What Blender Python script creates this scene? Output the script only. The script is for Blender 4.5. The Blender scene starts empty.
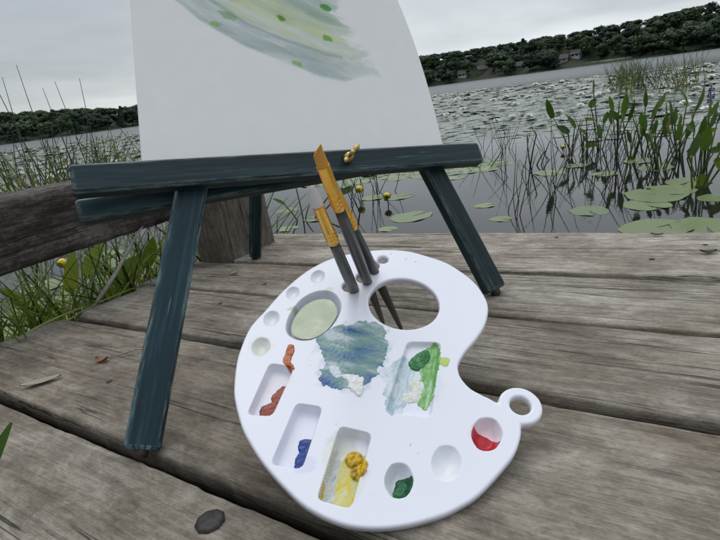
import bpy, math, random
import numpy as np
from mathutils import Matrix, Vector

random.seed(7)
rng = np.random.default_rng(11)
S = bpy.context.scene
COL = S.collection

# ------------------------------------------------------------------ camera, sky, sun, exposure
HC = 0.80                                      # eye height above the lake
cam_d = bpy.data.cameras.new('camera')
cam = bpy.data.objects.new('camera', cam_d); COL.objects.link(cam)
cam_d.sensor_width = 36.0; cam_d.lens = 25.0
cam_d.clip_start = 0.02; cam_d.clip_end = 5000
_r = Vector((0.99197, -0.04356, -0.12635)); _u = Vector((0.13384, 0.32596, 0.93594))
_b = _r.cross(_u).normalized(); _u = _b.cross(_r).normalized(); _r.normalize()
cam.matrix_world = Matrix(((_r.x, _u.x, _b.x, 0), (_r.y, _u.y, _b.y, 0), (_r.z, _u.z, _b.z, HC), (0, 0, 0, 1)))
S.camera = cam

SUN_EL, SUN_AZ = math.radians(58), math.radians(-25)     # azimuth from +Y towards +X
w = bpy.data.worlds.new('World'); S.world = w; w.use_nodes = True
nt = w.node_tree; nt.nodes.clear()
out = nt.nodes.new('ShaderNodeOutputWorld'); bg = nt.nodes.new('ShaderNodeBackground')
sky = nt.nodes.new('ShaderNodeTexSky'); sky.sky_type = 'NISHITA'; sky.sun_disc = False
sky.sun_elevation = SUN_EL; sky.sun_rotation = SUN_AZ
tc = nt.nodes.new('ShaderNodeTexCoord')
sep = nt.nodes.new('ShaderNodeSeparateXYZ'); nt.links.new(tc.outputs['Generated'], sep.inputs[0])
# cloud layer: direction projected on a flat cloud deck
zm = nt.nodes.new('ShaderNodeMath'); zm.operation = 'MAXIMUM'; zm.inputs[1].default_value = 0.0
nt.links.new(sep.outputs['Z'], zm.inputs[0])
za = nt.nodes.new('ShaderNodeMath'); za.operation = 'ADD'; za.inputs[1].default_value = 0.09
nt.links.new(zm.outputs[0], za.inputs[0])
dx = nt.nodes.new('ShaderNodeMath'); dx.operation = 'DIVIDE'
dy = nt.nodes.new('ShaderNodeMath'); dy.operation = 'DIVIDE'
nt.links.new(sep.outputs['X'], dx.inputs[0]); nt.links.new(za.outputs[0], dx.inputs[1])
nt.links.new(sep.outputs['Y'], dy.inputs[0]); nt.links.new(za.outputs[0], dy.inputs[1])
cmb = nt.nodes.new('ShaderNodeCombineXYZ')
nt.links.new(dx.outputs[0], cmb.inputs[0]); nt.links.new(dy.outputs[0], cmb.inputs[1])
cn = nt.nodes.new('ShaderNodeTexNoise'); cn.inputs['Scale'].default_value = 0.33
cn.inputs['Detail'].default_value = 6; cn.inputs['Roughness'].default_value = 0.5
cn.inputs['Distortion'].default_value = 0.4
nt.links.new(cmb.outputs[0], cn.inputs['Vector'])
cr = nt.nodes.new('ShaderNodeValToRGB')
cr.color_ramp.elements[0].position = 0.30; cr.color_ramp.elements[0].color = (4.0, 4.35, 4.65, 1)
cr.color_ramp.elements[1].position = 0.70; cr.color_ramp.elements[1].color = (7.4, 7.7, 7.9, 1)
nt.links.new(cn.outputs['Fac'], cr.inputs['Fac'])
# overcast skies are brighter overhead than at the horizon
zr = nt.nodes.new('ShaderNodeValToRGB')
for i_, (p_, v_) in enumerate(((0.0, 1.02), (0.05, .96), (0.15, .74), (0.32, 1.05), (0.9, 1.8))):
    e_ = zr.color_ramp.elements[0] if i_ == 0 else zr.color_ramp.elements[1] if i_ == 1 else zr.color_ramp.elements.new(p_)
    e_.position = p_; e_.color = (v_, v_, v_, 1)
nt.links.new(sep.outputs['Z'], zr.inputs['Fac'])
# sky dimming added behind the camera to darken paper and easel; brightest at right
yr = nt.nodes.new('ShaderNodeMapRange'); yr.inputs['From Min'].default_value = -0.9; yr.inputs['From Max'].default_value = 0.5
yr.inputs['To Min'].default_value = 0.50; yr.inputs['To Max'].default_value = 1.0; nt.links.new(sep.outputs['Y'], yr.inputs['Value'])
xr = nt.nodes.new('ShaderNodeMapRange'); xr.inputs['From Min'].default_value = -0.6; xr.inputs['From Max'].default_value = 0.3
xr.inputs['To Min'].default_value = 0.70; xr.inputs['To Max'].default_value = 1.08; nt.links.new(sep.outputs['X'], xr.inputs['Value'])
m1 = nt.nodes.new('ShaderNodeMath'); m1.operation = 'MULTIPLY'; m2 = nt.nodes.new('ShaderNodeMath'); m2.operation = 'MULTIPLY'
nt.links.new(zr.outputs[0], m1.inputs[0]); nt.links.new(yr.outputs[0], m1.inputs[1])
nt.links.new(m1.outputs[0], m2.inputs[0]); nt.links.new(xr.outputs[0], m2.inputs[1])
mul = nt.nodes.new('ShaderNodeVectorMath'); mul.operation = 'SCALE'
nt.links.new(cr.outputs['Color'], mul.inputs[0]); nt.links.new(m2.outputs[0], mul.inputs['Scale'])
mx = nt.nodes.new('ShaderNodeMix'); mx.data_type = 'RGBA'; mx.inputs['Factor'].default_value = 0.9
nt.links.new(sky.outputs['Color'], mx.inputs['A']); nt.links.new(mul.outputs[0], mx.inputs['B'])
nt.links.new(mx.outputs['Result'], bg.inputs['Color']); bg.inputs['Strength'].default_value = 0.1
nt.links.new(bg.outputs[0], out.inputs['Surface'])

sun_d = bpy.data.lights.new('sun', 'SUN'); sun_d.energy = 0.75; sun_d.angle = math.radians(45); sun_d.color = (1.0, 0.97, 0.93)
sun = bpy.data.objects.new('sun', sun_d); COL.objects.link(sun)
sd = Vector((math.sin(SUN_AZ) * math.cos(SUN_EL), math.cos(SUN_AZ) * math.cos(SUN_EL), math.sin(SUN_EL)))
sun.rotation_euler = sd.to_track_quat('Z', 'Y').to_euler(); sun.location = (0, 0, 30)
S.view_settings.view_transform = 'Standard'; S.view_settings.look = 'None'
S.view_settings.exposure = 0.45; S.view_settings.gamma = 1.0; S.view_settings.use_curve_mapping = False

# the dock is not quite level: its own frame (x along the boards, y away from the camera, z up)
DM = np.array([[0.8225, 0.5677, -0.0342], [-0.5673, 0.8232, 0.0228], [0.0411, 0.0007, 0.9992]])
D0 = np.array([0.0103, -0.0068, 0.5003])
def gs(M):
    a = M[:, 0] / np.linalg.norm(M[:, 0]); b = M[:, 1] - a * (a @ M[:, 1]); b /= np.linalg.norm(b)
    return np.array([a, b, np.cross(a, b)]).T
DM = gs(DM)
MD = Matrix([[*DM[0], D0[0]], [*DM[1], D0[1]], [*DM[2], D0[2]], [0, 0, 0, 1]])
def d2w(p): return D0 + DM @ np.asarray(p, float)

# ------------------------------------------------------------------ helpers
def tag(o, label=None, cat=None, group=None, kind=None):
    if label: o['label'] = label
    if cat: o['category'] = cat
    if group: o['group'] = group
    if kind: o['kind'] = kind
    return o

def empty(name, label, cat, base=(0, 0, 0), group=None, dock_frame=False, rz=0.0):
    o = bpy.data.objects.new(name, None); COL.objects.link(o); o.empty_display_size = 0.05
    m = Matrix.Translation(Vector(base)) @ Matrix.Rotation(rz, 4, 'Z')
    o.matrix_world = MD @ m if dock_frame else m
    o['base'] = [float(x) for x in base]
    return tag(o, label, cat, group)

class MB:
    def __init__(s): s.v = []; s.f = []; s.at = {}; s.mi = []
    def add(s, verts, faces, mi=0, **attrs):
        b = len(s.v)
        s.v.extend([tuple(map(float, p)) for p in verts])
        s.f.extend([tuple(int(i) + b for i in f) for f in faces]); s.mi.extend([mi] * len(faces))
        for k, val in attrs.items(): s.at.setdefault(k, {})[b] = val
        return b
    def tube(s, pts, rad, n=8, mi=0, cap=True):
        pts = [np.array(p, float) for p in pts]; m = len(pts)
        if not hasattr(rad, '__len__'): rad = [rad] * m
        t0 = pts[-1] - pts[0]; ref = np.array([0, 0, 1.]) if abs(t0[2]) < 0.8 * np.linalg.norm(t0) else np.array([1., 0, 0])
        V = []; F = []
        for i in range(m):
            t = pts[min(i + 1, m - 1)] - pts[max(i - 1, 0)]; t = t / (np.linalg.norm(t) + 1e-12)
            a = np.cross(ref, t); a /= np.linalg.norm(a) + 1e-12; b = np.cross(t, a)
            for k in range(n):
                q = 2 * math.pi * k / n; V.append(pts[i] + rad[i] * (math.cos(q) * a + math.sin(q) * b))
        for i in range(m - 1):
            for k in range(n):
                F.append((i * n + k, i * n + (k + 1) % n, (i + 1) * n + (k + 1) % n, (i + 1) * n + k))
        if cap: F.append(tuple(range(n - 1, -1, -1))); F.append(tuple((m - 1) * n + k for k in range(n)))
        s.add(V, F, mi)
    def box(s, lo, hi, mi=0):
        x0, y0, z0 = lo; x1, y1, z1 = hi
        s.add([(x0, y0, z0), (x1, y0, z0), (x1, y1, z0), (x0, y1, z0), (x0, y0, z1), (x1, y0, z1), (x1, y1, z1), (x0, y1, z1)],
              [(0, 3, 2, 1), (4, 5, 6, 7), (0, 1, 5, 4), (1, 2, 6, 5), (2, 3, 7, 6), (3, 0, 4, 7)], mi)
    def build(s, name, mat, parent=None, base=None, smooth=True):
        me = bpy.data.meshes.new(name)
        v = np.array(s.v, float).reshape(-1, 3)
        if base is None and parent is not None and 'base' in parent: base = parent['base']
        if base is not None: v = v - np.array(list(base), float)
        me.from_pydata(v.tolist(), [], s.f); me.update()
        for m in (mat if isinstance(mat, (list, tuple)) else [mat]): me.materials.append(m)
        if smooth: me.polygons.foreach_set('use_smooth', np.ones(len(me.polygons), bool))
        if any(s.mi): me.polygons.foreach_set('material_index', np.array(s.mi, np.int32))
        for k, d in s.at.items():
            first = next(iter(d.values())); w_ = len(first[0]) if hasattr(first[0], '__len__') else 1
            arr = np.zeros((len(s.v), w_))
            for b, val in d.items():
                val = np.array(val, float).reshape(-1, w_); arr[b:b + len(val)] = val
            if w_ == 1: me.attributes.new(k, 'FLOAT', 'POINT').data.foreach_set('value', arr.ravel())
            elif w_ == 3: me.attributes.new(k, 'FLOAT_VECTOR', 'POINT').data.foreach_set('vector', arr.ravel())
            else: me.color_attributes.new(k, 'FLOAT_COLOR', 'POINT').data.foreach_set('color', arr.ravel())
        o = bpy.data.objects.new(name, me); COL.objects.link(o)
        if parent is not None: o.parent = parent
        return o

def copy_tree(o, parent=None):
    c = o.copy(); COL.objects.link(c)
    if parent is not None: c.parent = parent
    for ch in list(o.children): copy_tree(ch, c)
    return c

def vnoise(x, y, seed=0):
    r = np.random.default_rng(seed).random((256, 256))
    xi = np.floor(x).astype(int); yi = np.floor(y).astype(int); fx = x - xi; fy = y - yi
    fx = fx * fx * (3 - 2 * fx); fy = fy * fy * (3 - 2 * fy)
    g = lambda a, b: r[a % 256, b % 256]
    return (g(xi, yi) * (1 - fx) + g(xi + 1, yi) * fx) * (1 - fy) + (g(xi, yi + 1) * (1 - fx) + g(xi + 1, yi + 1) * fx) * fy
def fbm(x, y, seed=0, o=4):
    t = 0; a = 0.5; n = 0
    for i in range(o): t = t + a * vnoise(x * 2 ** i, y * 2 ** i, seed + i); n += a; a *= .5
    return t / n
def sstep(a, b, x): t = np.clip((x - a) / (b - a), 0, 1); return t * t * (3 - 2 * t)

def smooth_poly(pts, n=6):
    p = np.array(pts, float); m = len(p); o = []
    for i in range(m):
        a, b, c, d = p[i - 1], p[i], p[(i + 1) % m], p[(i + 2) % m]
        for k in range(n):
            t = k / n
            o.append(.5 * (2 * b + (c - a) * t + (2 * a - 5 * b + 4 * c - d) * t * t + (3 * b - a - 3 * c + d) * t ** 3))
    return np.array(o)
def round_quad(pts, r, n=6):
    p = np.array(pts, float); o = []
    for i in range(len(p)):
        a, b, c = p[i - 1], p[i], p[(i + 1) % len(p)]
        u = (a - b) / np.linalg.norm(a - b); v = (c - b) / np.linalg.norm(c - b)
        for k in range(n + 1):
            t = k / n; o.append((1 - t) ** 2 * (b + u * r) + 2 * t * (1 - t) * b + t * t * (b + v * r))
    return np.array(o)
def sdf(poly, P):                                    # positive inside
    P = np.asarray(P, float); d2 = np.full(len(P), 1e18); ins = np.zeros(len(P), bool)
    for i in range(len(poly)):
        a = poly[i]; b = poly[(i + 1) % len(poly)]; e = b - a; q = P - a
        L2 = e @ e
        if L2 < 1e-12: continue
        t = np.clip((q @ e) / L2, 0, 1); c = q - t[:, None] * e
        d2 = np.minimum(d2, (c ** 2).sum(1))
        cond = (a[1] > P[:, 1]) != (b[1] > P[:, 1])
        if abs(e[1]) > 1e-12: ins ^= cond & (P[:, 0] < a[0] + e[0] * (P[:, 1] - a[1]) / e[1])
    return np.where(ins, 1, -1) * np.sqrt(d2)

class NT:                                            # tiny node-tree writer
    def __init__(s, name):
        s.m = bpy.data.materials.new(name); s.m.use_nodes = True; s.t = s.m.node_tree
        s.b = s.t.nodes['Principled BSDF']; s.o = s.t.nodes['Material Output']
    def n(s, typ, ins=None, **kw):
        nd = s.t.nodes.new('ShaderNode' + typ)
        for k, v in kw.items(): setattr(nd, k, v)
        for k, v in (ins or {}).items():
            if hasattr(v, 'is_output'): s.t.links.new(v, nd.inputs[k])
            else: nd.inputs[k].default_value = v
        return nd
    def set(s, **kw):
        for k, v in kw.items():
            k = k.replace('_', ' ')
            if hasattr(v, 'is_output'): s.t.links.new(v, s.b.inputs[k])
            else: s.b.inputs[k].default_value = v
        return s.m
    def ramp(s, fac, stops):
        r = s.n('ValToRGB', {'Fac': fac}); e = r.color_ramp.elements
        while len(e) < len(stops): e.new(0.5)
        for el, (p, c) in zip(e, stops): el.position = p; el.color = (*c, 1) if hasattr(c, '__len__') else (c, c, c, 1)
        return r.outputs['Color']
    def mix(s, f, a, b, mode='MIX'):
        x = s.n('Mix', data_type='RGBA', blend_type=mode)
        for sock, v in ((x.inputs['Factor'], f), (x.inputs['A'], a), (x.inputs['B'], b)):
            if hasattr(v, 'is_output'): s.t.links.new(v, sock)
            else: sock.default_value = (*v, 1) if hasattr(v, '__len__') and len(v) == 3 else v
        return x.outputs['Result']
    def math(s, op, a, b=0.0):
        return s.n('Math', {0: a, 1: b}, operation=op).outputs[0]
    def noise(s, vec, scale, detail=4, rough=.5, dist=0.0):
        return s.n('TexNoise', {'Vector': vec, 'Scale': scale, 'Detail': detail, 'Roughness': rough, 'Distortion': dist}).outputs['Fac']
    def vmul(s, v, k): return s.n('VectorMath', {0: v, 1: k}, operation='MULTIPLY').outputs[0]
    def bump(s, h, strength, dist):
        return s.n('Bump', {'Height': h, 'Strength': strength, 'Distance': dist}).outputs['Normal']

def simple(name, col, rough=.5, metal=0.0, var=.25, scale=30, **kw):
    t = NT(name); c = t.n('TexCoord').outputs['Object']
    f = t.noise(c, scale, 5, .6)
    col = np.array(col)
    t.set(Base_Color=t.ramp(f, [(.3, tuple(col * (1 - var))), (.7, tuple(np.minimum(col * (1 + var), 1)))]), Roughness=rough, Metallic=metal, **kw)
    return t.m

def wood_mat(name, dark, mid, light, bump=.5, crack=.36):
    t = NT(name)
    c = t.n('TexCoord').outputs['Object']; oi = t.n('ObjectInfo')
    off = t.math('MULTIPLY', oi.outputs['Random'], 41.0)
    v = t.n('VectorMath', {0: c, 1: t.n('CombineXYZ', {0: off, 1: off, 2: off}).outputs[0]}, operation='ADD').outputs[0]
    wob = t.noise(t.vmul(v, (2.2, 7, 7)), 1.0, 3, .5)
    wv = t.n('VectorMath', {0: v, 1: t.n('CombineXYZ', {1: t.math('MULTIPLY', wob, .022), 2: 0.0}).outputs[0]}, operation='ADD').outputs[0]
    fine = t.noise(t.vmul(wv, (22, 520, 520)), 1.0, 6, .75)
    mid_ = t.noise(t.vmul(wv, (5, 150, 150)), 1.0, 6, .7)
    patch = t.noise(t.vmul(v, (9, 16, 16)), 1.0, 6, .7, .5)
    blot = t.noise(t.vmul(v, (60, 120, 120)), 1.0, 5, .7, .6)
    speck = t.noise(t.vmul(v, (260, 620, 620)), 1.0, 4, .7)
    g = t.math('ADD', t.math('MULTIPLY', fine, .45), t.math('MULTIPLY', mid_, .55))
    tone = t.math('ADD', t.math('MULTIPLY', g, .38), t.math('ADD', t.math('MULTIPLY', patch, .32), t.math('ADD', t.math('MULTIPLY', blot, .19), t.math('MULTIPLY', speck, .11))))
    col = t.ramp(tone, [(.38, dark), (.49, mid), (.61, light)])
    # brown and silver weathering patches
    pt = t.ramp(t.noise(t.vmul(v, (3.3, 9, 9)), 1.0, 5, .65, .6), [(.30, (.78, .715, .64)), (.48, (1.0, .97, .93)), (.68, (1.20, 1.21, 1.20))])
    col = t.mix(1.0, col, pt, 'MULTIPLY')
    # thin drying cracks along the grain, knots and pits
    ck = t.math('ABSOLUTE', t.math('SUBTRACT', t.noise(t.vmul(wv, (1.7, 62, 62)), 1.0, 3, .55), .5))
    gate = t.ramp(t.noise(t.vmul(v, (3, 26, 26)), 1.0, 2, .5), [(crack + .10, 0.0), (crack + .22, 1.0)])
    cm0 = t.ramp(ck, [(.004, 0.0), (.022, 1.0)])
    cm = t.math('MAXIMUM', cm0, t.math('SUBTRACT', 1.0, gate))
    kn = t.n('TexVoronoi', {'Vector': t.vmul(wv, (2.6, 9, 9)), 'Scale': 1.0}).outputs['Distance']
    km = t.ramp(kn, [(.03, 0.0), (.085, 1.0)])
    sp = t.ramp(speck, [(.28, 0.0), (.37, 1.0)])
    dk = t.math('MULTIPLY', t.math('MULTIPLY', t.math('ADD', t.math('MULTIPLY', cm, .8), .2), t.math('ADD', t.math('MULTIPLY', km, .5), .5)), t.math('ADD', t.math('MULTIPLY', sp, .45), .55))
    col = t.mix(dk, (.020, .017, .014), col)
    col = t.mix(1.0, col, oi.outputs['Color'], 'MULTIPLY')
    h = t.math('ADD', t.math('MULTIPLY', g, .8), t.math('MULTIPLY', cm, .7))
    h = t.math('ADD', h, t.math('MULTIPLY', blot, .45))
    t.set(Base_Color=col, Roughness=.82, Specular_IOR_Level=.25, Normal=t.bump(h, bump, .0024))
    return t.m

def attr_mat(name, attr='col', rough=.4, coat=0.0, bump=0.0, bscale=900.0, spec=.5):
    t = NT(name); a = t.n('Attribute', attribute_name=attr).outputs['Color']
    kw = dict(Base_Color=a, Roughness=rough, Coat_Weight=coat, Specular_IOR_Level=spec)
    if bump:
        c = t.n('TexCoord').outputs['Object']; kw['Normal'] = t.bump(t.noise(c, bscale, 4, .6), bump, .001)
    return t.set(**kw)

def painted_bar_mat():
    t = NT('stained_wood')
    bc = t.n('Attribute', attribute_name='bc').outputs['Vector']; wr = t.n('Attribute', attribute_name='wear').outputs['Fac']
    n1 = t.noise(t.vmul(bc, (7, 170, 170)), 1.0, 5, .6); n2 = t.noise(t.vmul(bc, (2.5, 40, 40)), 1.0, 4, .6)
    n3 = t.noise(t.vmul(bc, (30, 260, 260)), 1.0, 4, .7)
    f = t.math('ADD', t.math('MULTIPLY', n1, .5), t.math('MULTIPLY', n2, .5))
    col = t.ramp(f, [(.34, (.004, .009, .011)), (.5, (.008, .022, .027)), (.68, (.032, .066, .078))])
    wm = t.math('MULTIPLY', wr, t.ramp(n3, [(.44, .05), (.66, .75)]))
    col = t.mix(wm, col, (.17, .18, .165))
    sc = t.ramp(t.noise(t.vmul(bc, (16, 420, 420)), 1.0, 2, .5), [(.70, 0.0), (.76, .5)])
    col = t.mix(sc, col, (.19, .24, .25))
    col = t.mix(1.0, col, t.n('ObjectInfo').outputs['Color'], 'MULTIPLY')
    t.set(Base_Color=col, Specular_IOR_Level=.3, Roughness=t.n('MapRange', {'Value': n2, 'To Min': .42, 'To Max': .62}).outputs[0], Normal=t.bump(n1, .35, .0012))
    return t.m

def leaf_mat(name, a, b, rough=.4, scale=14, trans=.15, veins=False, spec=.5):
    t = NT(name); c = t.n('TexCoord').outputs['Object']; oi = t.n('ObjectInfo').outputs['Random']
    f = t.noise(c, scale, 4, .6)
    f2 = t.math('ADD', t.math('MULTIPLY', f, .6), t.math('MULTIPLY', oi, .4))
    col = t.ramp(f2, [(.28, a), (.72, b)])
    if veins:
        br = t.noise(c, 46.0, 3, .6); col = t.mix(t.ramp(br, [(.62, 0.0), (.72, .55)]), col, (.16, .13, .05))
    t.set(Base_Color=col, Roughness=rough, Specular_IOR_Level=spec)
    if trans:
        tr = t.n('BsdfTranslucent', {'Color': col}); ms = t.n('MixShader', {0: trans, 1: t.b.outputs[0], 2: tr.outputs[0]})
        t.t.links.new(ms.outputs[0], t.o.inputs['Surface'])
    return t.m

# ------------------------------------------------------------------ materials
M_plank = wood_mat('weathered_plank', (.068, .060, .051), (.200, .182, .158), (.42, .40, .365), .7, .37)
M_rail = wood_mat('weathered_rail', (.018, .0165, .0155), (.060, .055, .050), (.26, .245, .23), 1.0, .36)
M_block = wood_mat('weathered_block', (.045, .040, .034), (.135, .120, .102), (.29, .27, .24), .8, .36)
M_stain = painted_bar_mat()
M_brass = simple('brass', (.55, .40, .16), .32, 1.0, .3, 120)
M_foot = simple('brown_plug', (.055, .034, .022), .6, 0, .3, 90)
M_bolt = simple('rusty_bolt', (.035, .033, .032), .6, .4, .5, 160)
M_leaf = leaf_mat('pickerel_leaf', (.030, .080, .012), (.105, .20, .030), .36, 9, .28, spec=.35)
M_stalk = leaf_mat('green_stalk', (.035, .065, .010), (.10, .145, .028), .5, 20, .0, spec=.25)
M_darkstem = leaf_mat('dark_stem', (.010, .012, .006), (.032, .036, .017), .55, 20, .0)
M_rush = leaf_mat('rush_green', (.085, .12, .022), (.24, .27, .06), .5, 3, .15, spec=.25)
M_rushdark = leaf_mat('rush_dark', (.022, .034, .014), (.055, .075, .03), .5, 3, .1)
M_bright = leaf_mat('bright_leaf', (.080, .140, .012), (.24, .31, .045), .45, 7, .3, spec=.25)
M_pad = leaf_mat('lily_pad_green', (.085, .135, .040), (.180, .225, .080), .32, 9, .0, True, spec=.35)
M_padfar = leaf_mat('far_pad_green', (.10, .13, .08), (.25, .275, .20), .22, .9, .0)
M_petal = simple('white_petal', (.86, .86, .82), .5, 0, .06, 60)
M_yellow = simple('yellow_petal', (.72, .50, .03), .45, 0, .2, 60)
M_purple = simple('purple_floret', (.11, .08, .30), .6, 0, .4, 200)
M_brownleaf = simple('dry_brown', (.21, .085, .03), .6, 0, .4, 60)
M_dryleaf = simple('dry_grey_leaf', (.30, .27, .22), .75, 0, .25, 80)
M_twig = simple('grey_twig', (.36, .34, .30), .8, 0, .35, 90)
M_trunk = simple('bark', (.07, .06, .05), .9, 0, .3, 3)

# ------------------------------------------------------------------ lake and far shore
def lake_mat():
    t = NT('lake_water'); g = t.n('NewGeometry').outputs['Position']
    sx = t.n('SeparateXYZ', {0: g})
    n1 = t.noise(t.vmul(g, (3.0, 5.0, 1)), 1.0, 4, .6); n2 = t.noise(t.vmul(g, (22, 30, 1)), 1.0, 3, .6)
    calm = t.n('MapRange', {'Value': sx.outputs['Y'], 'From Min': 5.0, 'From Max': 32.0, 'To Min': .012, 'To Max': .9}).outputs[0]
    h = t.math('ADD', n1, t.math('MULTIPLY', n2, .2))
    bp = t.n('Bump', {'Height': h, 'Distance': .08, 'Strength': calm})
    rg = t.n('MapRange', {'Value': sx.outputs['Y'], 'From Min': 8.0, 'From Max': 60.0, 'To Min': .015, 'To Max': .22}).outputs[0]
    t.set(Base_Color=(.010, .011, .011, 1), Roughness=rg, IOR=1.333, Normal=bp.outputs['Normal'])
    return t.m
m = MB()
R_ = 1500
ang = [2 * math.pi * k / 48 for k in range(48)]
m.add([(R_ * math.cos(a), R_ * math.sin(a), 0) for a in ang], [tuple(range(48))])
tag(m.build('lake', lake_mat(), smooth=False), kind='structure')

ELT = ([-180, -60, -32, -27, -22, -10, 0, 9, 16, 26, 36, 50, 180], [2.6, 2.7, 2.60, 2.35, 1.85, 1.95, 2.6, 3.0, 3.0, 3.1, 3.55, 3.8, 3.8])
RDT = ([-180, -60, -32, -10, 10, 36, 60, 180], [230, 235, 255, 310, 290, 250, 220, 220])
def shore_r(az): return float(np.interp(az, *RDT)) + 5 * math.sin(az * .55) + 3 * math.sin(az * 1.7 + 1)
def top_z(az, d): return 0.8 + math.tan(math.radians(float(np.interp(az, *ELT)))) * d
def hill_z(az, s):
    zb = max(1.2, top_z(az, shore_r(az) + 42) - 5.0)
    k = min(max(s / 42, 0), 1.0)
    return .35 + s * .02 + (zb - .35) * k * k * (3 - 2 * k) if s > 0 else s * .1
def polar(az, r): return (r * math.sin(math.radians(az)), r * math.cos(math.radians(az)))
m = MB(); azs = np.arange(-75, 80.1, 1.0); ss = [-6, 0, 1.0, 4, 10, 20, 30, 42, 60, 110, 220]
V = []; F = []
for a in azs:
    for s_ in ss: V.append((*polar(a, shore_r(a) + s_), hill_z(a, s_)))
n_ = len(ss)
for i in range(len(azs) - 1):
    for j in range(n_ - 1): F.append((i * n_ + j, i * n_ + j + 1, (i + 1) * n_ + j + 1, (i + 1) * n_ + j))
m.add(V, F)
tag(m.build('far_shore', leaf_mat('shore_undergrowth', (.010, .020, .008), (.024, .042, .014), .9, .15, 0)), kind='structure')

# houses on the far shore
M_h = [simple('house_white', (.55, .56, .56), .7, 0, .08, .6), simple('house_tan', (.22, .19, .15), .7, 0, .1, .6), simple('house_grey', (.17, .18, .19), .7, 0, .1, .6)]
M_hroof = simple('house_roof', (.09, .085, .085), .85, 0, .25, .8)
M_hglass = simple('house_glass', (.03, .04, .05), .15, 0, .2, .6)
HOUSES = [(10.8, .80, 0, 7, 'pale cottage among the shore trees, just right of the paper'),
          (13.5, .70, 0, 6, 'white shore house, second from the paper along the far bank'),
          (15.5, .98, 1, 7, 'tan hillside house standing above the far bank cottages'),
          (17.4, .42, 2, 6, 'low grey boathouse at the edge of the far bank'),
          (19.3, .72, 1, 6, 'tan cottage near the middle of the far bank'),
          (23.2, .86, 0, 8, 'long white house in the clearing of the far bank'),
          (24.5, 1.25, 0, 6, 'small white house highest up the far bank hillside'),
          (-29.5, .9, 0, 6, 'white house in the tree line left of the easel')]
for az, el, mi, wd, lab in HOUSES:
    s_ = 5 + el * 9; r = shore_r(az) + s_
    zc = .8 + math.tan(math.radians(el)) * r; z0 = max(hill_z(az, s_) - .6, zc - 3.4)
    x, y = polar(az, r)
    e = empty('lake_house', lab, 'house', (x, y, z0), 'houses on the far shore', rz=-math.radians(az) + random.uniform(-.4, .4))
    hw, hd, hh = wd * .34, 2.0, 2.0
    b = MB(); b.add([(-hw, -hd, -1.5), (hw, -hd, -1.5), (hw, hd, -1.5), (-hw, hd, -1.5), (-hw, -hd, hh), (hw, -hd, hh), (hw, hd, hh), (-hw, hd, hh), (-hw, 0, hh + 1.7), (hw, 0, hh + 1.7)],
                    [(0, 1, 5, 4), (2, 3, 7, 6), (1, 2, 6, 9, 5), (3, 0, 4, 8, 7), (0, 3, 2, 1)])
    b.build('wall', M_h[mi], e, (0, 0, 0), smooth=False)
    b = MB()
    for sg in (-1, 1):
        p = [(-hw - .4, sg * (hd + .5), hh - .3), (hw + .4, sg * (hd + .5), hh - .3), (hw + .4, 0, hh + 1.78), (-hw - .4, 0, hh + 1.78)]
        q = [(a_, b_, c_ + .18) for a_, b_, c_ in p]
        b.add(p + q, [(0, 1, 2, 3), (4, 5, 6, 7), (0, 1, 5, 4), (1, 2, 6, 5), (2, 3, 7, 6), (3, 0, 4, 7)])
    b.build('roof', M_hroof, e, (0, 0, 0), smooth=False)
    for k in range(3):
        cx = -hw + wd * (k + .5) / 3
        b = MB(); b.box((cx - .55, -hd - .04, .9), (cx + .55, -hd + .05, 2.2)); b.build('window', M_hglass, e, (0, 0, 0), smooth=False)
b = MB(); az0 = np.linspace(25.3, 29.3, 12); V = []; F = []
for a in az0:
    for dr, z in ((4.0, 0), (4.0, 1.3 + .12 * math.sin(a * 9)), (4.8, 1.3 + .12 * math.sin(a * 9)), (4.8, 0)): V.append((*polar(a, shore_r(a) + dr), z))
for i in range(11):
    for k in range(4): F.append((i * 4 + k, i * 4 + (k + 1) % 4, i * 4 + 4 + (k + 1) % 4, i * 4 + 4 + k))
F += [(0, 1, 2, 3), (47, 46, 45, 44)]
b.add(V, F); tag(b.build('retaining_wall', simple('pale_stone', (.25, .24, .21), .9, 0, .4, 1.2)), 'long pale stone retaining wall along the far waterline', 'wall')

# far trees
def tree_mats():
    o = []
    for i, (a, b) in enumerate((((.028, .056, .028), (.080, .128, .060)), ((.034, .062, .028), (.105, .148, .064)), ((.022, .044, .032), (.058, .092, .060)))):
        o.append(leaf_mat('crown_%s' % ('green', 'light', 'dark')[i], a, b, .75, .35, .12))
    return o
TM = tree_mats()
def crown_mesh(seed, kind):
    r = np.random.default_rng(seed); b = MB(); lobes = []
    if kind == 'cone':
        for k in range(9): z = .18 + .8 * k / 8; lobes.append(((r.normal(0, .01), r.normal(0, .01), z), .24 * (1.06 - z) + .02, .07))
    else:
        nl = 13 + int(r.integers(5))
        for k in range(nl):
            a = r.random() * 6.28; rr = r.random() ** .6 * .27; z = .30 + .50 * r.random()
            rr *= 1.1 - abs(z - .48) * 1.1
            lobes.append(((rr * math.cos(a), rr * math.sin(a), z), .09 + .09 * r.random(), .09 + .07 * r.random()))
        lobes.append(((0, 0, .80), .13, .16))
    for (c, rx, rz) in lobes:
        for q in range(120 if kind != 'cone' else 70):
            d = r.normal(size=3); d /= np.linalg.norm(d)
            p = np.array(c) + d * np.array([rx, rx, rz]) * (.45 + .75 * r.random())
            u = np.cross(d, r.normal(size=3)); u /= np.linalg.norm(u) + 1e-9; v = np.cross(d, u) + d * r.normal() * .5
            s_ = .015 + .026 * r.random()
            b.add([p - u * s_ - v * s_ * .7, p + u * s_ * .8 - v * s_, p + u * s_ + v * s_ * .8, p - u * s_ * .7 + v * s_], [(0, 1, 2, 3)])
    return b
protos = []
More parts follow.
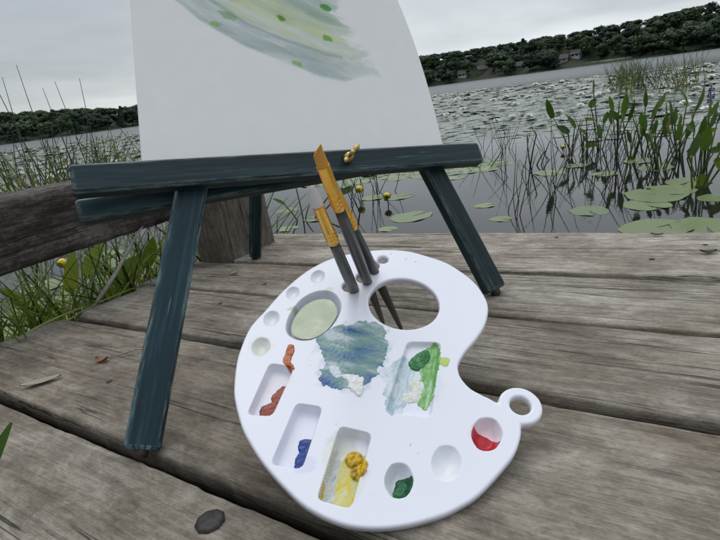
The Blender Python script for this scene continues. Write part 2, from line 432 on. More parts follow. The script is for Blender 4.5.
for i in range(8):
    kind = 'cone' if i == 7 else 'round'
    lab = ('broad round crowned tree on the far wooded shore', 'narrow dark conifer on the far wooded shore')[kind == 'cone']
    e = empty('far_tree', lab, 'tree', (0, 0, 0), 'trees along the far shore')
    b = MB(); b.tube([(0, 0, -.05), (.004, .003, .25), (0, .006, .55), (0, 0, .75)], [.024, .018, .012, .004], 6); b.build('trunk', M_trunk, e)
    crown_mesh(100 + i, kind).build('crown', TM[2] if kind == 'cone' else TM[i % 3], e, smooth=False)
    protos.append(e)
spots = []
for s_, step in ((3.0, 1.15), (12, 1.2), (23, 1.2), (32, 1.3), (39, 1.15)):
    a = -42 + random.random()
    while a < 47:
        spots.append((a + random.uniform(-.45, .45), s_ + random.uniform(-2.5, 2.5), s_)); a += step * random.uniform(.8, 1.2)
used = [False] * 8
for az, s_, row in spots:
    if any(abs(az - h[0]) < .50 and s_ < 5 + h[1] * 9 for h in HOUSES): continue
    if 25 < az < 29.6 and s_ < 7: continue
    r = shore_r(az) + s_; z = hill_z(az, s_) - .3; x, y = polar(az, r)
    top = top_z(az, shore_r(az) + 42)
    h = (top - z) * random.uniform(.80, 1.10) if row == 39 else min(random.uniform(6, 10), (top - z) * .92)
    i = 7 if random.random() < .07 else random.randrange(7)
    o = protos[i] if not used[i] else copy_tree(protos[i]); used[i] = True
    wd = max(h, 8.5) * random.uniform(1.1, 1.6)
    o.location = (x, y, z); o.scale = (wd, wd, h); o.rotation_euler = (0, 0, random.uniform(0, 6.28))

# ------------------------------------------------------------------ dock
dock = empty('dock', 'weathered grey plank dock with wide gaps, reaching out over the lake', 'dock', (0, 0, 0), None, True)
def plank(y0, y1, x0, x1, tint, seed, slope=0.0):
    r = np.random.default_rng(seed); T = .038; nx = int((x1 - x0) / .012); prof = []
    wd = y1 - y0; e = .0035
    ys = [0, 0, e * .35, e, .10 * wd, .22 * wd, .36 * wd, .5 * wd, .64 * wd, .78 * wd, .90 * wd, wd - e, wd - e * .35, wd, wd]
    zs = [-T, -e, -e * .35, 0, 0, 0, 0, 0, 0, 0, 0, 0, -e * .35, -e, -T]
    xs = np.linspace(x0, x1, nx); V = []
    n1 = (fbm(xs * 9, xs * 0 + seed, seed) - .5) * .0035; n2 = (fbm(xs * 9, xs * 0 + seed + 9, seed + 3) - .5) * .0035
    n1 += (vnoise(xs * 70, xs * 0 + 3, seed) - .5) * .0016; n2 += (vnoise(xs * 70, xs * 0 + 5, seed) - .5) * .0016
    cup = r.uniform(-.0015, .002); k = len(ys)
    nz = [(fbm(xs * 5, xs * 0 + q * 1.7, seed + q, 3) - .5) * .0035 for q in range(k)]
    endj = (vnoise(np.arange(k) * 1.3, np.zeros(k), seed + 5) - .5) * .03
    for i, x in enumerate(xs):
        for q in range(k):
            t = ys[q] / wd; y = y0 + ys[q] + n1[i] * (1 - t) + n2[i] * t + slope * (x - x0)
            z = zs[q] + (cup * (4 * (t - .5) ** 2) + nz[q][i] if zs[q] > -T else 0)
            xx = x + (endj[q] if i == 0 else endj[q] * .6 if i == 1 else 0)
            V.append((xx, y, z))
    F = []
    for i in range(nx - 1):
        for q in range(k - 1): F.append((i * k + q, (i + 1) * k + q, (i + 1) * k + q + 1, i * k + q + 1))
        F.append((i * k + k - 1, (i + 1) * k + k - 1, (i + 1) * k, i * k))
    F.append(tuple(range(k))); F.append(tuple((nx - 1) * k + q for q in range(k - 1, -1, -1)))
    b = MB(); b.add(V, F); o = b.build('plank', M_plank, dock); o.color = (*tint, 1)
    return o
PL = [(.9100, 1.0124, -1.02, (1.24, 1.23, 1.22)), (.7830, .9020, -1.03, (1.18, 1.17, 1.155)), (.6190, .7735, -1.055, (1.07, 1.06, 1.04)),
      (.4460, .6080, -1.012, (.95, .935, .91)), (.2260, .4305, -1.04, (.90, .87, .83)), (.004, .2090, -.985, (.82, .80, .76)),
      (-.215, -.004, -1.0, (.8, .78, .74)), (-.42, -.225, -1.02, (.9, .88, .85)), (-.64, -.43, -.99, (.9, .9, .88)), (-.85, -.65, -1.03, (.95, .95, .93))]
for i, (a, b_, x0, tint) in enumerate(PL): plank(a, b_, x0, 2.6, tint, 30 + i)  # near boards tinted darker: vignette and easel shade put into the colour
for x in (-.86, -.1, .66, 1.42, 2.2):
    b = MB(); b.box((x - .02, -.85, -.19), (x + .02, 1.0, -.0415)); b.build('joist', M_block, dock, smooth=False)
for x, y in ((-.8, .94), (-.8, -.6), (1.3, .94), (1.3, -.6)):
    b = MB(); b.tube([(x + .08, y, -1.6), (x + .08, y, -.9), (x + .08, y, -.045)], [.07, .068, .065], 16); b.build('pile', M_rail, dock)
# bull rail along the left end of the boards, and the block that carries it
def rough_beam(x0, x1, y0, y1, z0, z1, seed, n=70, amp=.0045, axis='y', pw=7.0):
    V = []; k = 44; F = []
    for i in range(n):
        t = i / (n - 1); y = y0 + (y1 - y0) * t
        for q in range(k):
            a = 2 * math.pi * (q + .5) / k; cx, cz = math.cos(a), math.sin(a)
            p = pw; s_ = (abs(cx) ** p + abs(cz) ** p) ** (-1 / p)
            nn = float(fbm(np.array([y * 6]), np.array([q * .55]), seed)[0] - .5) * 2 * amp + float(vnoise(np.array([y * 42]), np.array([q * 1.0]), seed + 4)[0] - .5) * amp * .5
            hx = (x1 - x0) / 2 + nn; hz = (z1 - z0) / 2 + nn
            if axis == 'y': V.append(((x0 + x1) / 2 + hx * cx * s_, y, (z0 + z1) / 2 + hz * cz * s_))
            else: V.append(((x0 + x1) / 2 + hx * cx * s_, (z0 + z1) / 2 + hz * cz * s_, y))
    for i in range(n - 1):
        for q in range(k): F.append((i * k + q, i * k + (q + 1) % k, (i + 1) * k + (q + 1) % k, (i + 1) * k + q))
    F.append(tuple(range(k - 1, -1, -1))); F.append(tuple((n - 1) * k + q for q in range(k)))
    b = MB(); b.add(V, F); return b
o = rough_beam(-1.155, -1.022, -.85, .955, .115, .252, 5, 150).build('bull_rail', M_rail, dock)
# beam grain must run along its own length: keep object x along it
def swap_axes(o, Rm):
    me = o.data; n = len(me.vertices); a = np.zeros(n * 3); me.vertices.foreach_get('co', a)
    a = a.reshape(-1, 3) @ np.array(Rm).T; me.vertices.foreach_set('co', a.ravel()); me.update()
    o.matrix_local = Matrix(Rm).transposed().to_4x4()
swap_axes(o, [[0, 1, 0], [-1, 0, 0], [0, 0, 1]]); o.color = (1.0, 1.0, 1.02, 1)
o = rough_beam(-1.018, -.917, -.004, .165, .765, .938, 9, 24, .002, 'z', 16.0).build('rail_block', M_block, dock, smooth=False)
swap_axes(o, [[0, 0, 1], [0, 1, 0], [-1, 0, 0]])
for x, y, r_ in ((-.3206, .1828, .0125),):
    b = MB(); b.tube([(x, y, -.004), (x, y, .0012), (x, y, .0022)], [r_, r_, r_ * .72], 9); b.build('bolt_head', M_bolt, dock)
for (x, y) in ((.02, .935), (-.217, .975), (-.05, .86), (.10, .70), (.08, .53), (-.72, .56), (-.70, .66), (.5, .96), (.52, .84), (-.66, .30)):
    b = MB(); b.tube([(x, y, -.004), (x, y, .0008), (x, y, .0014)], [.0042, .0042, .003], 8); b.build('nail_head', M_bolt, dock)

# ------------------------------------------------------------------ easel
FL = np.array([-.4602, .2120, 0]); RF = np.array([-.2403, .6817, 0]); BF = np.array([-.8622, .8015, 0]); AP = np.array([-.638, .8202, .7496])
NN = np.array([.7905, -.3702, .4879]); NN /= np.linalg.norm(NN)
E1 = np.array([.4241, .9056, 0]); E1 /= np.linalg.norm(E1); E2 = np.cross(NN, E1)
def P(u, v, o): return FL + E1 * u + E2 * v + NN * o
easel = empty('easel', 'dark teal stained wooden tripod easel holding up the white paper', 'easel', FL, None, True)
def bar(p0, p1, wdir, wd, th, name, parent=easel, ch=.003, seg=24, mat=None, tint=(.95, 1.15, 1.22)):
    p0 = np.array(p0, float); p1 = np.array(p1, float); L = np.linalg.norm(p1 - p0); ax = (p1 - p0) / L
    a = wdir - ax * (wdir @ ax); a /= np.linalg.norm(a); c = np.cross(ax, a)
    hw, ht = wd / 2, th / 2; ins = .0022; prof = []
    for sx, sy, order in ((1, 1, 0), (-1, 1, 1), (-1, -1, 0), (1, -1, 1)):
        q = [((hw, ht - ch - ins), 0), ((hw, ht - ch), 1), ((hw - ch, ht), 1), ((hw - ch - ins, ht), 0)]
        q = [((x * sx, y * sy), w_) for (x, y), w_ in q]
        prof += q if order == 0 else q[::-1]
    k = len(prof); V = []; W = []; B = []; F = []
    rings = [(0, 1, .86), (ch, 1, 1), (ch + ins, 0, 1)] + [(L * i / seg, 0, 1) for i in range(1, seg)] + [(L - ch - ins, 0, 1), (L - ch, 1, 1), (L, 1, .86)]
    for s_, we, sc in rings:
        for (x, y), w_ in prof:
            V.append(p0 + ax * s_ + a * x * sc + c * y * sc); W.append(max(w_, we)); B.append((s_ + p0[0] * 5, x + p0[1] * 3, y))
    for i in range(len(rings) - 1):
        for q in range(k): F.append((i * k + q, i * k + (q + 1) % k, (i + 1) * k + (q + 1) % k, (i + 1) * k + q))
    F.append(tuple(range(k - 1, -1, -1))); F.append(tuple((len(rings) - 1) * k + q for q in range(k)))
    b = MB(); b.add(V, F, 0, wear=W, bc=B)
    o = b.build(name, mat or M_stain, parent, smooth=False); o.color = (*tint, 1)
    return o
hang = np.cross(NN, (AP - FL)); hang /= np.linalg.norm(hang)
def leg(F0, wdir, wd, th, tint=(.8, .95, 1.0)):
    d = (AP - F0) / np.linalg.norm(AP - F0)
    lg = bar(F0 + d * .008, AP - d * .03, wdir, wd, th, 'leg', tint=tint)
    b = MB(); b.tube([F0 + np.array([0, 0, .0]), F0 + d * .006, F0 + d * .012], [.0065, .0075, .0075], 12); b.build('foot_plug', M_foot, lg, easel['base'])
leg(FL, np.cross(NN, AP - FL), .0365, .020, (1.25, 1.7, 1.9))  # lighter, bluer tint paints the sky's reflection into the front left leg
leg(RF, np.cross(NN, AP - RF), .0355, .020)
nb = np.array([.55, -.45, 0.]); leg(BF, nb, .030, .026)
b = MB(); b.tube([AP - E1 * .05, AP + E1 * .05], .017, 14); b.build('pivot', M_stain, easel, smooth=False)
TB0, TB1 = (.0265, .3015), (.5895, .2150)
bar(P(*TB0, .0203), P(*TB1, .0203), E2, .0350, .020, 'tray_bar', ch=.0032)
bar(P(.0235, .2822, -.0203), P(.55, .2485, -.0203), E2, .0275, .0195, 'rear_bar', ch=.0032)
# brass wing nut on the tray bar
wc = P(.356, .2520, .0305)
nut = MB(); nut.tube([wc, wc + NN * .004, wc + NN * .012], [.0070, .0070, .0050], 14)
nut = nut.build('wing_nut', M_brass, easel)
for sg, dr in ((1, E1 * .75 + E2 * .45), (-1, E1 * .75 + E2 * .45)):
    b = MB(); d = dr * sg
    q0 = wc + NN * .008
    b.tube([q0, q0 + d * .010 + NN * .004, q0 + d * .017 + NN * .008, q0 + d * .021 + NN * .009], [.0022, .0032, .0038, .0016], 10)
    b.build('wing', M_brass, nut, easel['base'])
b = MB(); b.tube([wc + NN * .010, wc + NN * .022], .0030, 10); b.build('bolt', M_brass, nut, easel['base'])

# ------------------------------------------------------------------ the painting on the easel
def paper():
    nu, nv = 440, 430
    Lc = [(.1030, .3075), (.1445, .4659), (.165, .5405), (.225, .760)]
    Rc = [(.5375, .2410), (.5632, .3449), (.5830, .4451), (.5885, .5189), (.5860, .6600)]
    Ls = np.linspace(0, 1, nv); lv = np.array(Lc); rv = np.array(Rc)
    tl = (lv[:, 1] - lv[0, 1]) / (lv[-1, 1] - lv[0, 1]); tr = (rv[:, 1] - rv[0, 1]) / (rv[-1, 1] - rv[0, 1])
    cl = np.polyfit(tl, lv[:, 0], 2); crr = np.polyfit(tr, rv[:, 0], 3)
    lu = np.polyval(cl, Ls); lvv = lv[0, 1] + Ls * (lv[-1, 1] - lv[0, 1]); ru = np.polyval(crr, Ls); rvv = rv[0, 1] + Ls * (rv[-1, 1] - rv[0, 1])
    t = np.linspace(0, 1, nu)[None, :]
    U = lu[:, None] * (1 - t) + ru[:, None] * t; Vv = lvv[:, None] * (1 - t) + rvv[:, None] * t
    # rest on the bar's top edge
    bow = .0014 + .005 * np.sin(np.pi * t) * Ls[:, None]
    U = U.ravel(); Vv = Vv.ravel(); bow = bow.ravel()
    col = np.ones((len(U), 3)) * np.array([.80, .80, .81])
    col *= (1 + (fbm(U * 60, Vv * 60, 3) - .5)[:, None] * .05)
    rr = np.random.default_rng(5)
    A = np.array([.190, .560]); Bp = np.array([.478, .372])          # brush direction, upper left to lower right
    ax = (Bp - A); Lx = np.linalg.norm(ax); ax /= Lx; pr = np.array([-ax[1], ax[0]])
    q = np.stack([U, Vv], 1) - A; s0 = q @ ax; w0 = q @ pr
    # the long dip of the painted band: lowest line runs through these (s, w)
    edge = np.array([(.2195, .5377), (.2431, .5005), (.2848, .4593), (.3322, .4258), (.3835, .3938), (.4204, .3801), (.4724, .3855)]) - A
    es, ew = edge @ ax, edge @ pr
    ew_at = np.interp(s0, np.concatenate([[-.2], es]), np.concatenate([[ew[0] + .02], ew]))
    h = w0 - ew_at                                                    # height above the lower boundary
    rag = (fbm(s0 * 40, w0 * 110, 21) - .5) * .8
    def lay(mask, c, op):
        m_ = np.clip(mask, 0, 1)[:, None] * op
        col[:] = col * (1 - m_) + col * np.array(c) / .72 * m_ * .55 + np.array(c) * m_ * .45
    # pale overall wash
    endu = .338 - .66 * np.clip(h, 0, .3) + .012 * np.sin(h * 130 + 1) + .05 * rag
    body = sstep(-.004, .003, h + .006 * rag) * (1 - sstep(endu - .004, endu + .006, s0)) * (1 - sstep(.185, .20, h + .05 * rag))
    lay(body, (.55, .61, .58), .75)
    for i in range(260):
        hc = rr.uniform(.002, .19); ln = rr.uniform(.03, .13); sc = rr.uniform(-.05, .27); hw_ = rr.uniform(.004, .013)
        if hc < .042: c = [(.42, .48, .50), (.47, .53, .54), (.36, .42, .44), (.53, .58, .58)][rr.integers(4)]
        elif hc < .10: c = [(.60, .65, .44), (.66, .68, .46), (.52, .59, .45), (.66, .70, .55), (.45, .53, .47)][rr.integers(5)]
        else: c = [(.50, .57, .53), (.40, .50, .44), (.55, .60, .42), (.44, .53, .55), (.34, .44, .36)][rr.integers(5)]
        nz = (fbm(s0 * 22 + i, w0 * 240 + i * 3, 40 + i, 3) - .5)
        dh = np.abs(h - hc - rr.uniform(-.16, .22) * (s0 - sc) - .004 * np.sin(s0 * 20 + i) + nz * .008) / hw_
        ds = np.abs(s0 - sc + nz * .05) / (ln / 2)
        lay((1 - sstep(.65, 1.05, dh)) * (1 - sstep(.8, 1.05, ds)) * sstep(-.002, .002, h + .004 * rag) * (1 - sstep(endu + .004, endu + .016, s0 + .02 * nz)), c, rr.uniform(.15, .45))
    # dark wet edge lines and the streaky tail at lower right
    lay((1 - sstep(.0, .004, np.abs(h - .040 - .003 * np.sin(s0 * 30)) - .001)) * (s0 > .05) * (s0 < .28), (.33, .41, .42), .6)
    for hc, s_a, s_b, c in ((.004, .20, .30, (.42, .50, .54)), (.014, .22, .335, (.50, .56, .56)), (.028, .22, .348, (.55, .60, .58)), (.045, .22, .33, (.56, .63, .47)), (.066, .2, .318, (.52, .58, .52)), (.09, .18, .305, (.50, .56, .52)), (.115, .16, .27, (.47, .55, .5))):
        dh = np.abs(h - hc + rag * .012) / .0085
        lay((1 - sstep(.6, 1.0, dh)) * sstep(s_a, s_a + .02, s0) * (1 - sstep(s_b - .02, s_b, s0 + rag * .03)) * (1 - sstep(endu + .01, endu + .02, s0)), c, .35)
    for (u0, v0), r_, c in (((.3627, .495), .0075, (.13, .34, .05)), ((.4453, .5075), .0095, (.11, .36, .06)), ((.4229, .4544), .0080, (.22, .46, .10)), ((.2621, .4935), .0085, (.34, .55, .20)), ((.285, .505), .012, (.35, .48, .32)), ((.3538, .4185), .0070, (.36, .56, .22)), ((.33, .545), .008, (.14, .36, .07)), ((.27, .585), .009, (.2, .42, .1))):
        d = np.sqrt(((U - u0) * .95) ** 2 + ((Vv - v0) * 1.35 + (U - u0) * .5) ** 2) + (fbm(U * 150, Vv * 150, 77) - .5) * .010
        lay((1 - sstep(r_ - .0028, r_ + .0008, d)), c, .85); lay((1 - sstep(r_ * .4, r_, d)), c, .5)
    pos = FL[None] + U[:, None] * E1 + Vv[:, None] * E2 + (.0118 + bow)[:, None] * NN
    # front sheet, back sheet and edge
    idx = np.arange(nu * nv).reshape(nv, nu); Q = np.stack([idx[:-1, :-1], idx[:-1, 1:], idx[1:, 1:], idx[1:, :-1]], -1).reshape(-1, 4)
    n = nu * nv; bd = np.concatenate([idx[0, :-1], idx[:-1, -1], idx[-1, :0:-1], idx[:0:-1, 0]])
    faces = [tuple(x) for x in Q] + [tuple(x[::-1] + n) for x in Q]
    for i in range(len(bd)): a, c = bd[i], bd[(i + 1) % len(bd)]; faces.append((a, a + n, c + n, c))
    allp = np.concatenate([pos, pos - NN * .0014])
    cc = np.ones((2 * n, 4)); cc[:n, :3] = np.clip(col, 0, 1); cc[n:, :3] = (.72, .72, .72)
    b = MB(); b.add(allp, faces, 0, col=cc)
    e = b.build('watercolor_painting', attr_mat('painted_paper', 'col', .8, 0, .15, 700, .2), None, FL)
    e.matrix_world = MD @ Matrix.Translation(Vector(FL))
    tag(e, 'white sheet of paper with a loose green and grey watercolor sweep, propped on the easel', 'painting')
paper()

# ------------------------------------------------------------------ palette
PB = np.array([-.1851, .2246, .0095]); PU = np.array([.6757, .7372, 0]); PU /= np.linalg.norm(PU)
PV = np.array([-.6681, .6124, .4226]); PV -= PU * (PU @ PV); PV /= np.linalg.norm(PV); PN = np.cross(PU, PV)
OUT = smooth_poly([(-72.5, 199.2), (-58.6, 226.0), (-39.8, 244.6), (-15.7, 268.0), (17.0, 291.0), (51.4, 302.7), (84.8, 302.1), (112.1, 296.7), (138.1, 284.6), (156.8, 268.0), (173.5, 248.7), (183.2, 227.1), (187.7, 211.6), (189.0, 197.7), (187.4, 179.0), (181.2, 164.3), (168.7, 148.4), (153.2, 135.9), (135.8, 124.9), (123.2, 114.2), (119.1, 105.9), (118.3, 98.0), (120.7, 86.8), (126.2, 78.2), (133.3, 69.3), (139.1, 58.7), (143.8, 46.8), (143.9, 38.8), (138.1, 29.1), (125.7, 17.6), (109.9, 8.9), (83.6, -2.8), (65.0, -6.8), (48.2, -8.0), (22.7, -6.1), (-1.6, -0.2), (-23.6, 10.8), (-44.2, 29.8), (-58.3, 52.2), (-70.1, 76.0), (-77.6, 97.0), (-82.0, 114.1), (-84.2, 137.7), (-83.9, 154.3), (-78.9, 179.8)], 4)
THUMB = smooth_poly([(134.7, 184.8), (121.7, 172.0), (104.3, 167.8), (86.7, 172.8), (73.0, 185.9), (66.6, 204.2), (69.7, 223.4), (82.1, 238.1), (100.8, 243.7), (120.3, 238.1), (134.6, 223.1), (139.6, 203.4)], 4)
WELLS = [  # polygon, depth, wall width
    (smooth_poly([(-23.3, 213.5), (-15.6, 230.3), (0.9, 247.8), (21.0, 253.6), (36.1, 246.0), (39.9, 228.6), (34.2, 212.6), (18.9, 196.2), (1.2, 188.5), (-13.5, 191.5), (-22.4, 201.5)], 4), 10, 5.0),
    (smooth_poly([(35.3, 280.0), (31.8, 269.5), (23.0, 265.9), (17.6, 272.7), (20.9, 283.2), (29.9, 287.0)], 5), 4, 7),
    (smooth_poly([(1.8, 264.4), (-0.5, 254.6), (-8.2, 250.4), (-13.8, 255.8), (-11.8, 265.6), (-3.9, 270.0)], 5), 4, 7),
    (smooth_poly([(-26.8, 236.1), (-28.2, 225.0), (-36.5, 219.6), (-43.4, 224.8), (-42.2, 235.8), (-33.8, 241.6)], 5), 4.5, 8),
    (smooth_poly([(-43.1, 203.3), (-43.4, 191.0), (-51.9, 184.3), (-60.2, 189.5), (-60.1, 201.7), (-51.5, 208.7)], 5), 5, 9),
    (smooth_poly([(40.4, 23.1), (30.3, 13.3), (19.4, 17.0), (18.2, 30.6), (28.4, 41.0), (39.7, 37.2)], 5), 9, 8),
    (smooth_poly([(82.2, 24.1), (70.6, 14.2), (59.0, 18.1), (58.5, 32.2), (70.2, 42.8), (82.3, 38.7)], 5), 6, 13),
    (smooth_poly([(125.2, 35.9), (112.4, 26.1), (100.1, 30.3), (100.1, 44.5), (113.0, 55.0), (125.9, 50.6)], 5), 9, 8),
    (round_quad([(-47.0, 173.7), (-25.2, 161.1), (-54.7, 115.4), (-76.2, 124.4)], 6), 7.5, 3.6),
    (round_quad([(-32.1, 121.9), (-10.5, 110.2), (-40.6, 60.1), (-64.4, 72.3)], 6), 8, 3.6),
    (round_quad([(-1.6, 87.6), (22.6, 71.7), (-12.4, 17.9), (-35.7, 33.3)], 6), 9, 3.6),
    (round_quad([(86.6, 154.8), (118.3, 142.8), (75.3, 69.3), (39.6, 87.1)], 7), 4.5, 4.0)]
HOLES = [((56.2, 249.0), 8.0), ((74.8, 257.6), 8.0), ((90.8, 273.4), 8.0), ((105.8, 279.1), 6.0)]
RC, RO, RI = np.array([153.8, 55.8]), 18.8, 8.9
def pal_fields(Q):
    d = sdf(OUT, Q); dr = RO - np.linalg.norm(Q - RC, axis=1); k = 5.0
    hh = np.clip(.5 + .5 * (d - dr) / k, 0, 1); d = d * hh + dr * (1 - hh) + k * hh * (1 - hh)
    d = np.minimum(d, np.linalg.norm(Q - RC, axis=1) - RI)
    d = np.minimum(d, -sdf(THUMB, Q))
    for c, r_ in HOLES: d = np.minimum(d, np.linalg.norm(Q - np.array(c), axis=1) - r_)
    z = np.zeros(len(Q))
    for poly, dep, ww in WELLS:
        near = (Q[:, 0] > poly[:, 0].min()) & (Q[:, 0] < poly[:, 0].max()) & (Q[:, 1] > poly[:, 1].min()) & (Q[:, 1] < poly[:, 1].max())
        if near.any():
            s_ = sdf(poly, Q[near]); t = np.clip(s_ / ww, 0, 1); z[near] -= dep * 1.2 * (1 - (1 - t) ** 2.2) * (s_ > 0) * sstep(0, 1.2, s_)
    return d, z
def pal_round(d, r=2.6):
    q = np.clip(r - d, 0, r); return -(r - np.sqrt(np.maximum(r * r - q * q, 0)))
palette = empty('paint_palette', 'white plastic kidney shaped artist palette with thumb hole and paint filled wells', 'palette', PB, None, True)
def pal3(xy, z): return PB + (xy[:, :1] * PU + xy[:, 1:2] * PV + np.asarray(z)[:, None] * PN) * .001
TINT = np.array([.81, .825, .915])
def build_palette():
    g = .8; xs = np.arange(-88, 194, g); ys = np.arange(-12, 308, g); X, Y = np.meshgrid(xs, ys)
    sh = X.shape; Q = np.stack([X.ravel(), Y.ravel()], 1); d, zw = pal_fields(Q)
    D2 = d.reshape(sh); gy, gx = np.gradient(D2, g); gm = np.sqrt(gx ** 2 + gy ** 2) + 1e-6
    snap = np.abs(D2) < .62 * g
    nx_ = np.clip(gx / gm, -1, 1); ny_ = np.clip(gy / gm, -1, 1)
    X2 = np.where(snap, X - D2 * nx_, X); Y2 = np.where(snap, Y - D2 * ny_, Y)
    inside = ((D2 > 0) | snap).ravel(); d2 = np.where(snap.ravel(), 0, d)
    idx = np.arange(d.size).reshape(sh); q = np.stack([idx[:-1, :-1], idx[:-1, 1:], idx[1:, 1:], idx[1:, :-1]], -1).reshape(-1, 4)
    c = inside[q].sum(1); faces = [tuple(x) for x in q[c == 4]]
    for x in q[c == 3]: faces.append(tuple(i for i in x if inside[i]))
    sn = snap.ravel(); faces = [f for f in faces if not all(sn[i] for i in f)]
    usedv = np.array(sorted({i for f in faces for i in f}))
    mp = -np.ones(d.size, int); mp[usedv] = np.arange(len(usedv)); n = len(usedv)
    faces = [tuple(mp[i] for i in f) for f in faces]
    XY = np.stack([X2.ravel(), Y2.ravel()], 1)[usedv]; zt = zw[usedv] + pal_round(d2[usedv]); zb = np.minimum(-6.6, zw[usedv] - 2.5)
    ed = {}
    for f in faces:
        for i in range(len(f)):
            a, b_ = f[i], f[(i + 1) % len(f)]
            if (b_, a) in ed: del ed[(b_, a)]
            else: ed[(a, b_)] = 1
    pass
    allf = faces + [tuple(i + n for i in f[::-1]) for f in faces] + [(a, a + n, b_ + n, b_) for a, b_ in ed]
    # stains left in the plastic by earlier washes (their own shapes)
    col = np.ones((n, 3)) * TINT; x, y = XY[:, 0], XY[:, 1]
    n1 = fbm(x * .09, y * .09, 3); n2 = fbm(x * .35, y * .35, 8)
    def stain(cx, cy, rx, ry, c, op, soft=.35, na=.9):
        r_ = np.sqrt(((x - cx) / rx) ** 2 + ((y - cy) / ry) ** 2) + (n1 - .5) * na + (n2 - .5) * .35
        m_ = ((1 - sstep(1 - soft, 1, r_)) * op)[:, None]; col[:] = col * (1 - m_) + np.array(c) * m_
    stain(-52, 197, 16, 14, (.74, .75, .62), .45); stain(-52, 196, 9, 10, (.60, .62, .52), .5, .5)
    stain(-34, 231, 8, 9, (.64, .68, .60), .35); stain(-6, 260, 7, 8, (.66, .70, .62), .25); stain(27, 276, 8, 9, (.6, .62, .55), .25)
    stain(-6.5, 237, 11, 3.4, (.45, .56, .38), .8, .25, .3); stain(33, 252, 6, 4, (.55, .62, .47), .6)
    stain(70, 28, 13, 14, (.68, .72, .66), .3, .4, .3); stain(112, 41, 14, 15, (.80, .42, .45), .5, .4, .6); stain(-38, 62, 12, 9, (.5, .55, .8), .3)
    stain(-2, 75, 14, 10, (.55, .56, .5), .55, .5); stain(-8, 48, 20, 30, (.72, .72, .45), .35)
    stain(32, 158, 44, 42, (.45, .55, .66), .6, .35, 1.1); stain(76, 110, 30, 36, (.60, .70, .78), .45, .5, .9)
    stain(-42, 150, 16, 12, (.78, .66, .62), .3)
    stain(29, 27, 9, 12, (.45, .6, .5), .35)
    for cx, cy, r_, c in ((140, 262, 1.2, (.35, .35, .3)), (131, 270, 1.6, (.5, .55, .35)), (49, 52, 1.1, (.4, .4, .45)), (-4, 90, .9, (.3, .35, .5)), (52, 43, .8, (.4, .42, .5)), (118, 285, 1.0, (.4, .4, .35)), (86, 150, .9, (.4, .6, .4))): stain(cx, cy, r_, r_, c, .8, .4, .2)
    cc = np.ones((2 * n, 4)); cc[:n, :3] = col; cc[n:, :3] = TINT
    b = MB(); b.add(np.concatenate([pal3(XY, zt), pal3(XY, zb)]), allf, 0, col=cc)
    o = b.build('tray', attr_mat('palette_plastic', 'col', .30, 0, .05, 260), palette)
    R2 = 2.6; wy, wx = np.gradient(zw.reshape(sh), g); wx = wx.ravel()[usedv]; wy = wy.ravel()[usedv]
    gxn = (gx / gm).ravel()[usedv]; gyn = (gy / gm).ravel()[usedv]; ql = np.hypot(gxn, gyn) + 1e-9; gxn /= ql; gyn /= ql
    qq = np.clip(R2 - d2[usedv], 0, R2) / R2; cs = np.sqrt(np.maximum(1 - qq * qq, 0))
    N3 = np.stack([-gxn * qq - wx * (1 - qq), -gyn * qq - wy * (1 - qq), np.maximum(cs, .02)], 1)
    edge_v = d2[usedv] <= 1e-6
    B3 = np.where(edge_v[:, None], np.stack([-gxn, -gyn, np.full(n, -.25)], 1), np.array([0, 0, -1.0]))
    A3 = np.concatenate([N3, B3]); A3 /= np.linalg.norm(A3, axis=1)[:, None]
    A3 = A3[:, :1] * PU + A3[:, 1:2] * PV + A3[:, 2:] * PN
    o.data.normals_split_custom_set_from_vertices(A3.tolist())
build_palette()

M_paint = attr_mat('wet_paint', 'col', .27, .10, .14, 420, .35)
M_dabmat = M_paint
def dab(name, poly, colf, height, seed, rough_edge=2.0, freq=.22, g=.6, label=None, lump=.5, grow=1.3, well=None):
    poly = smooth_poly(poly, 5); lo = poly.min(0) - 4; hi = poly.max(0) + 4
    xs = np.arange(lo[0], hi[0], g); ys = np.arange(lo[1], hi[1], g); X, Y = np.meshgrid(xs, ys); sh = X.shape
    Q = np.stack([X.ravel(), Y.ravel()], 1); d = sdf(poly, Q) + grow + (fbm(Q[:, 0] * freq, Q[:, 1] * freq, seed) - .5) * 2 * rough_edge
    if well is not None: d = np.minimum(d, sdf(WELLS[well][0], Q) - .5)
    dp, zw = pal_fields(Q); base = zw + pal_round(dp)
    t = np.clip(d / (2.2 if height > .8 else 1.4), 0, 1); th = height * np.sqrt(t) * (1 - lump + 2 * lump * fbm(Q[:, 0] * .5, Q[:, 1] * .5, seed + 2, 3))
    z = base + np.where(d > 0, th, -.25); ok = (d > -.4) & (dp > .8)
    idx = np.arange(d.size).reshape(sh); q = np.stack([idx[:-1, :-1], idx[:-1, 1:], idx[1:, 1:], idx[1:, :-1]], -1).reshape(-1, 4)
    q = q[ok[q].all(1)]
    if not len(q): return
    uv = np.unique(q); mp = -np.ones(d.size, int); mp[uv] = np.arange(len(uv))
    c = np.ones((len(uv), 4)); c[:, :3] = np.clip(colf(Q[uv, 0], Q[uv, 1]), 0, 1)
    b = MB(); b.add(pal3(Q[uv], z[uv]), [tuple(mp[i] for i in f) for f in q], 0, col=c)
    o = b.build(name, M_paint, palette)
    if label: o['label'] = label
def solid(c, v=.25, s=3):
    c = np.array(c)
    return lambda x, y: c[None] * (1 + (fbm(x * .25, y * .25, s) - .5)[:, None] * 2 * v)
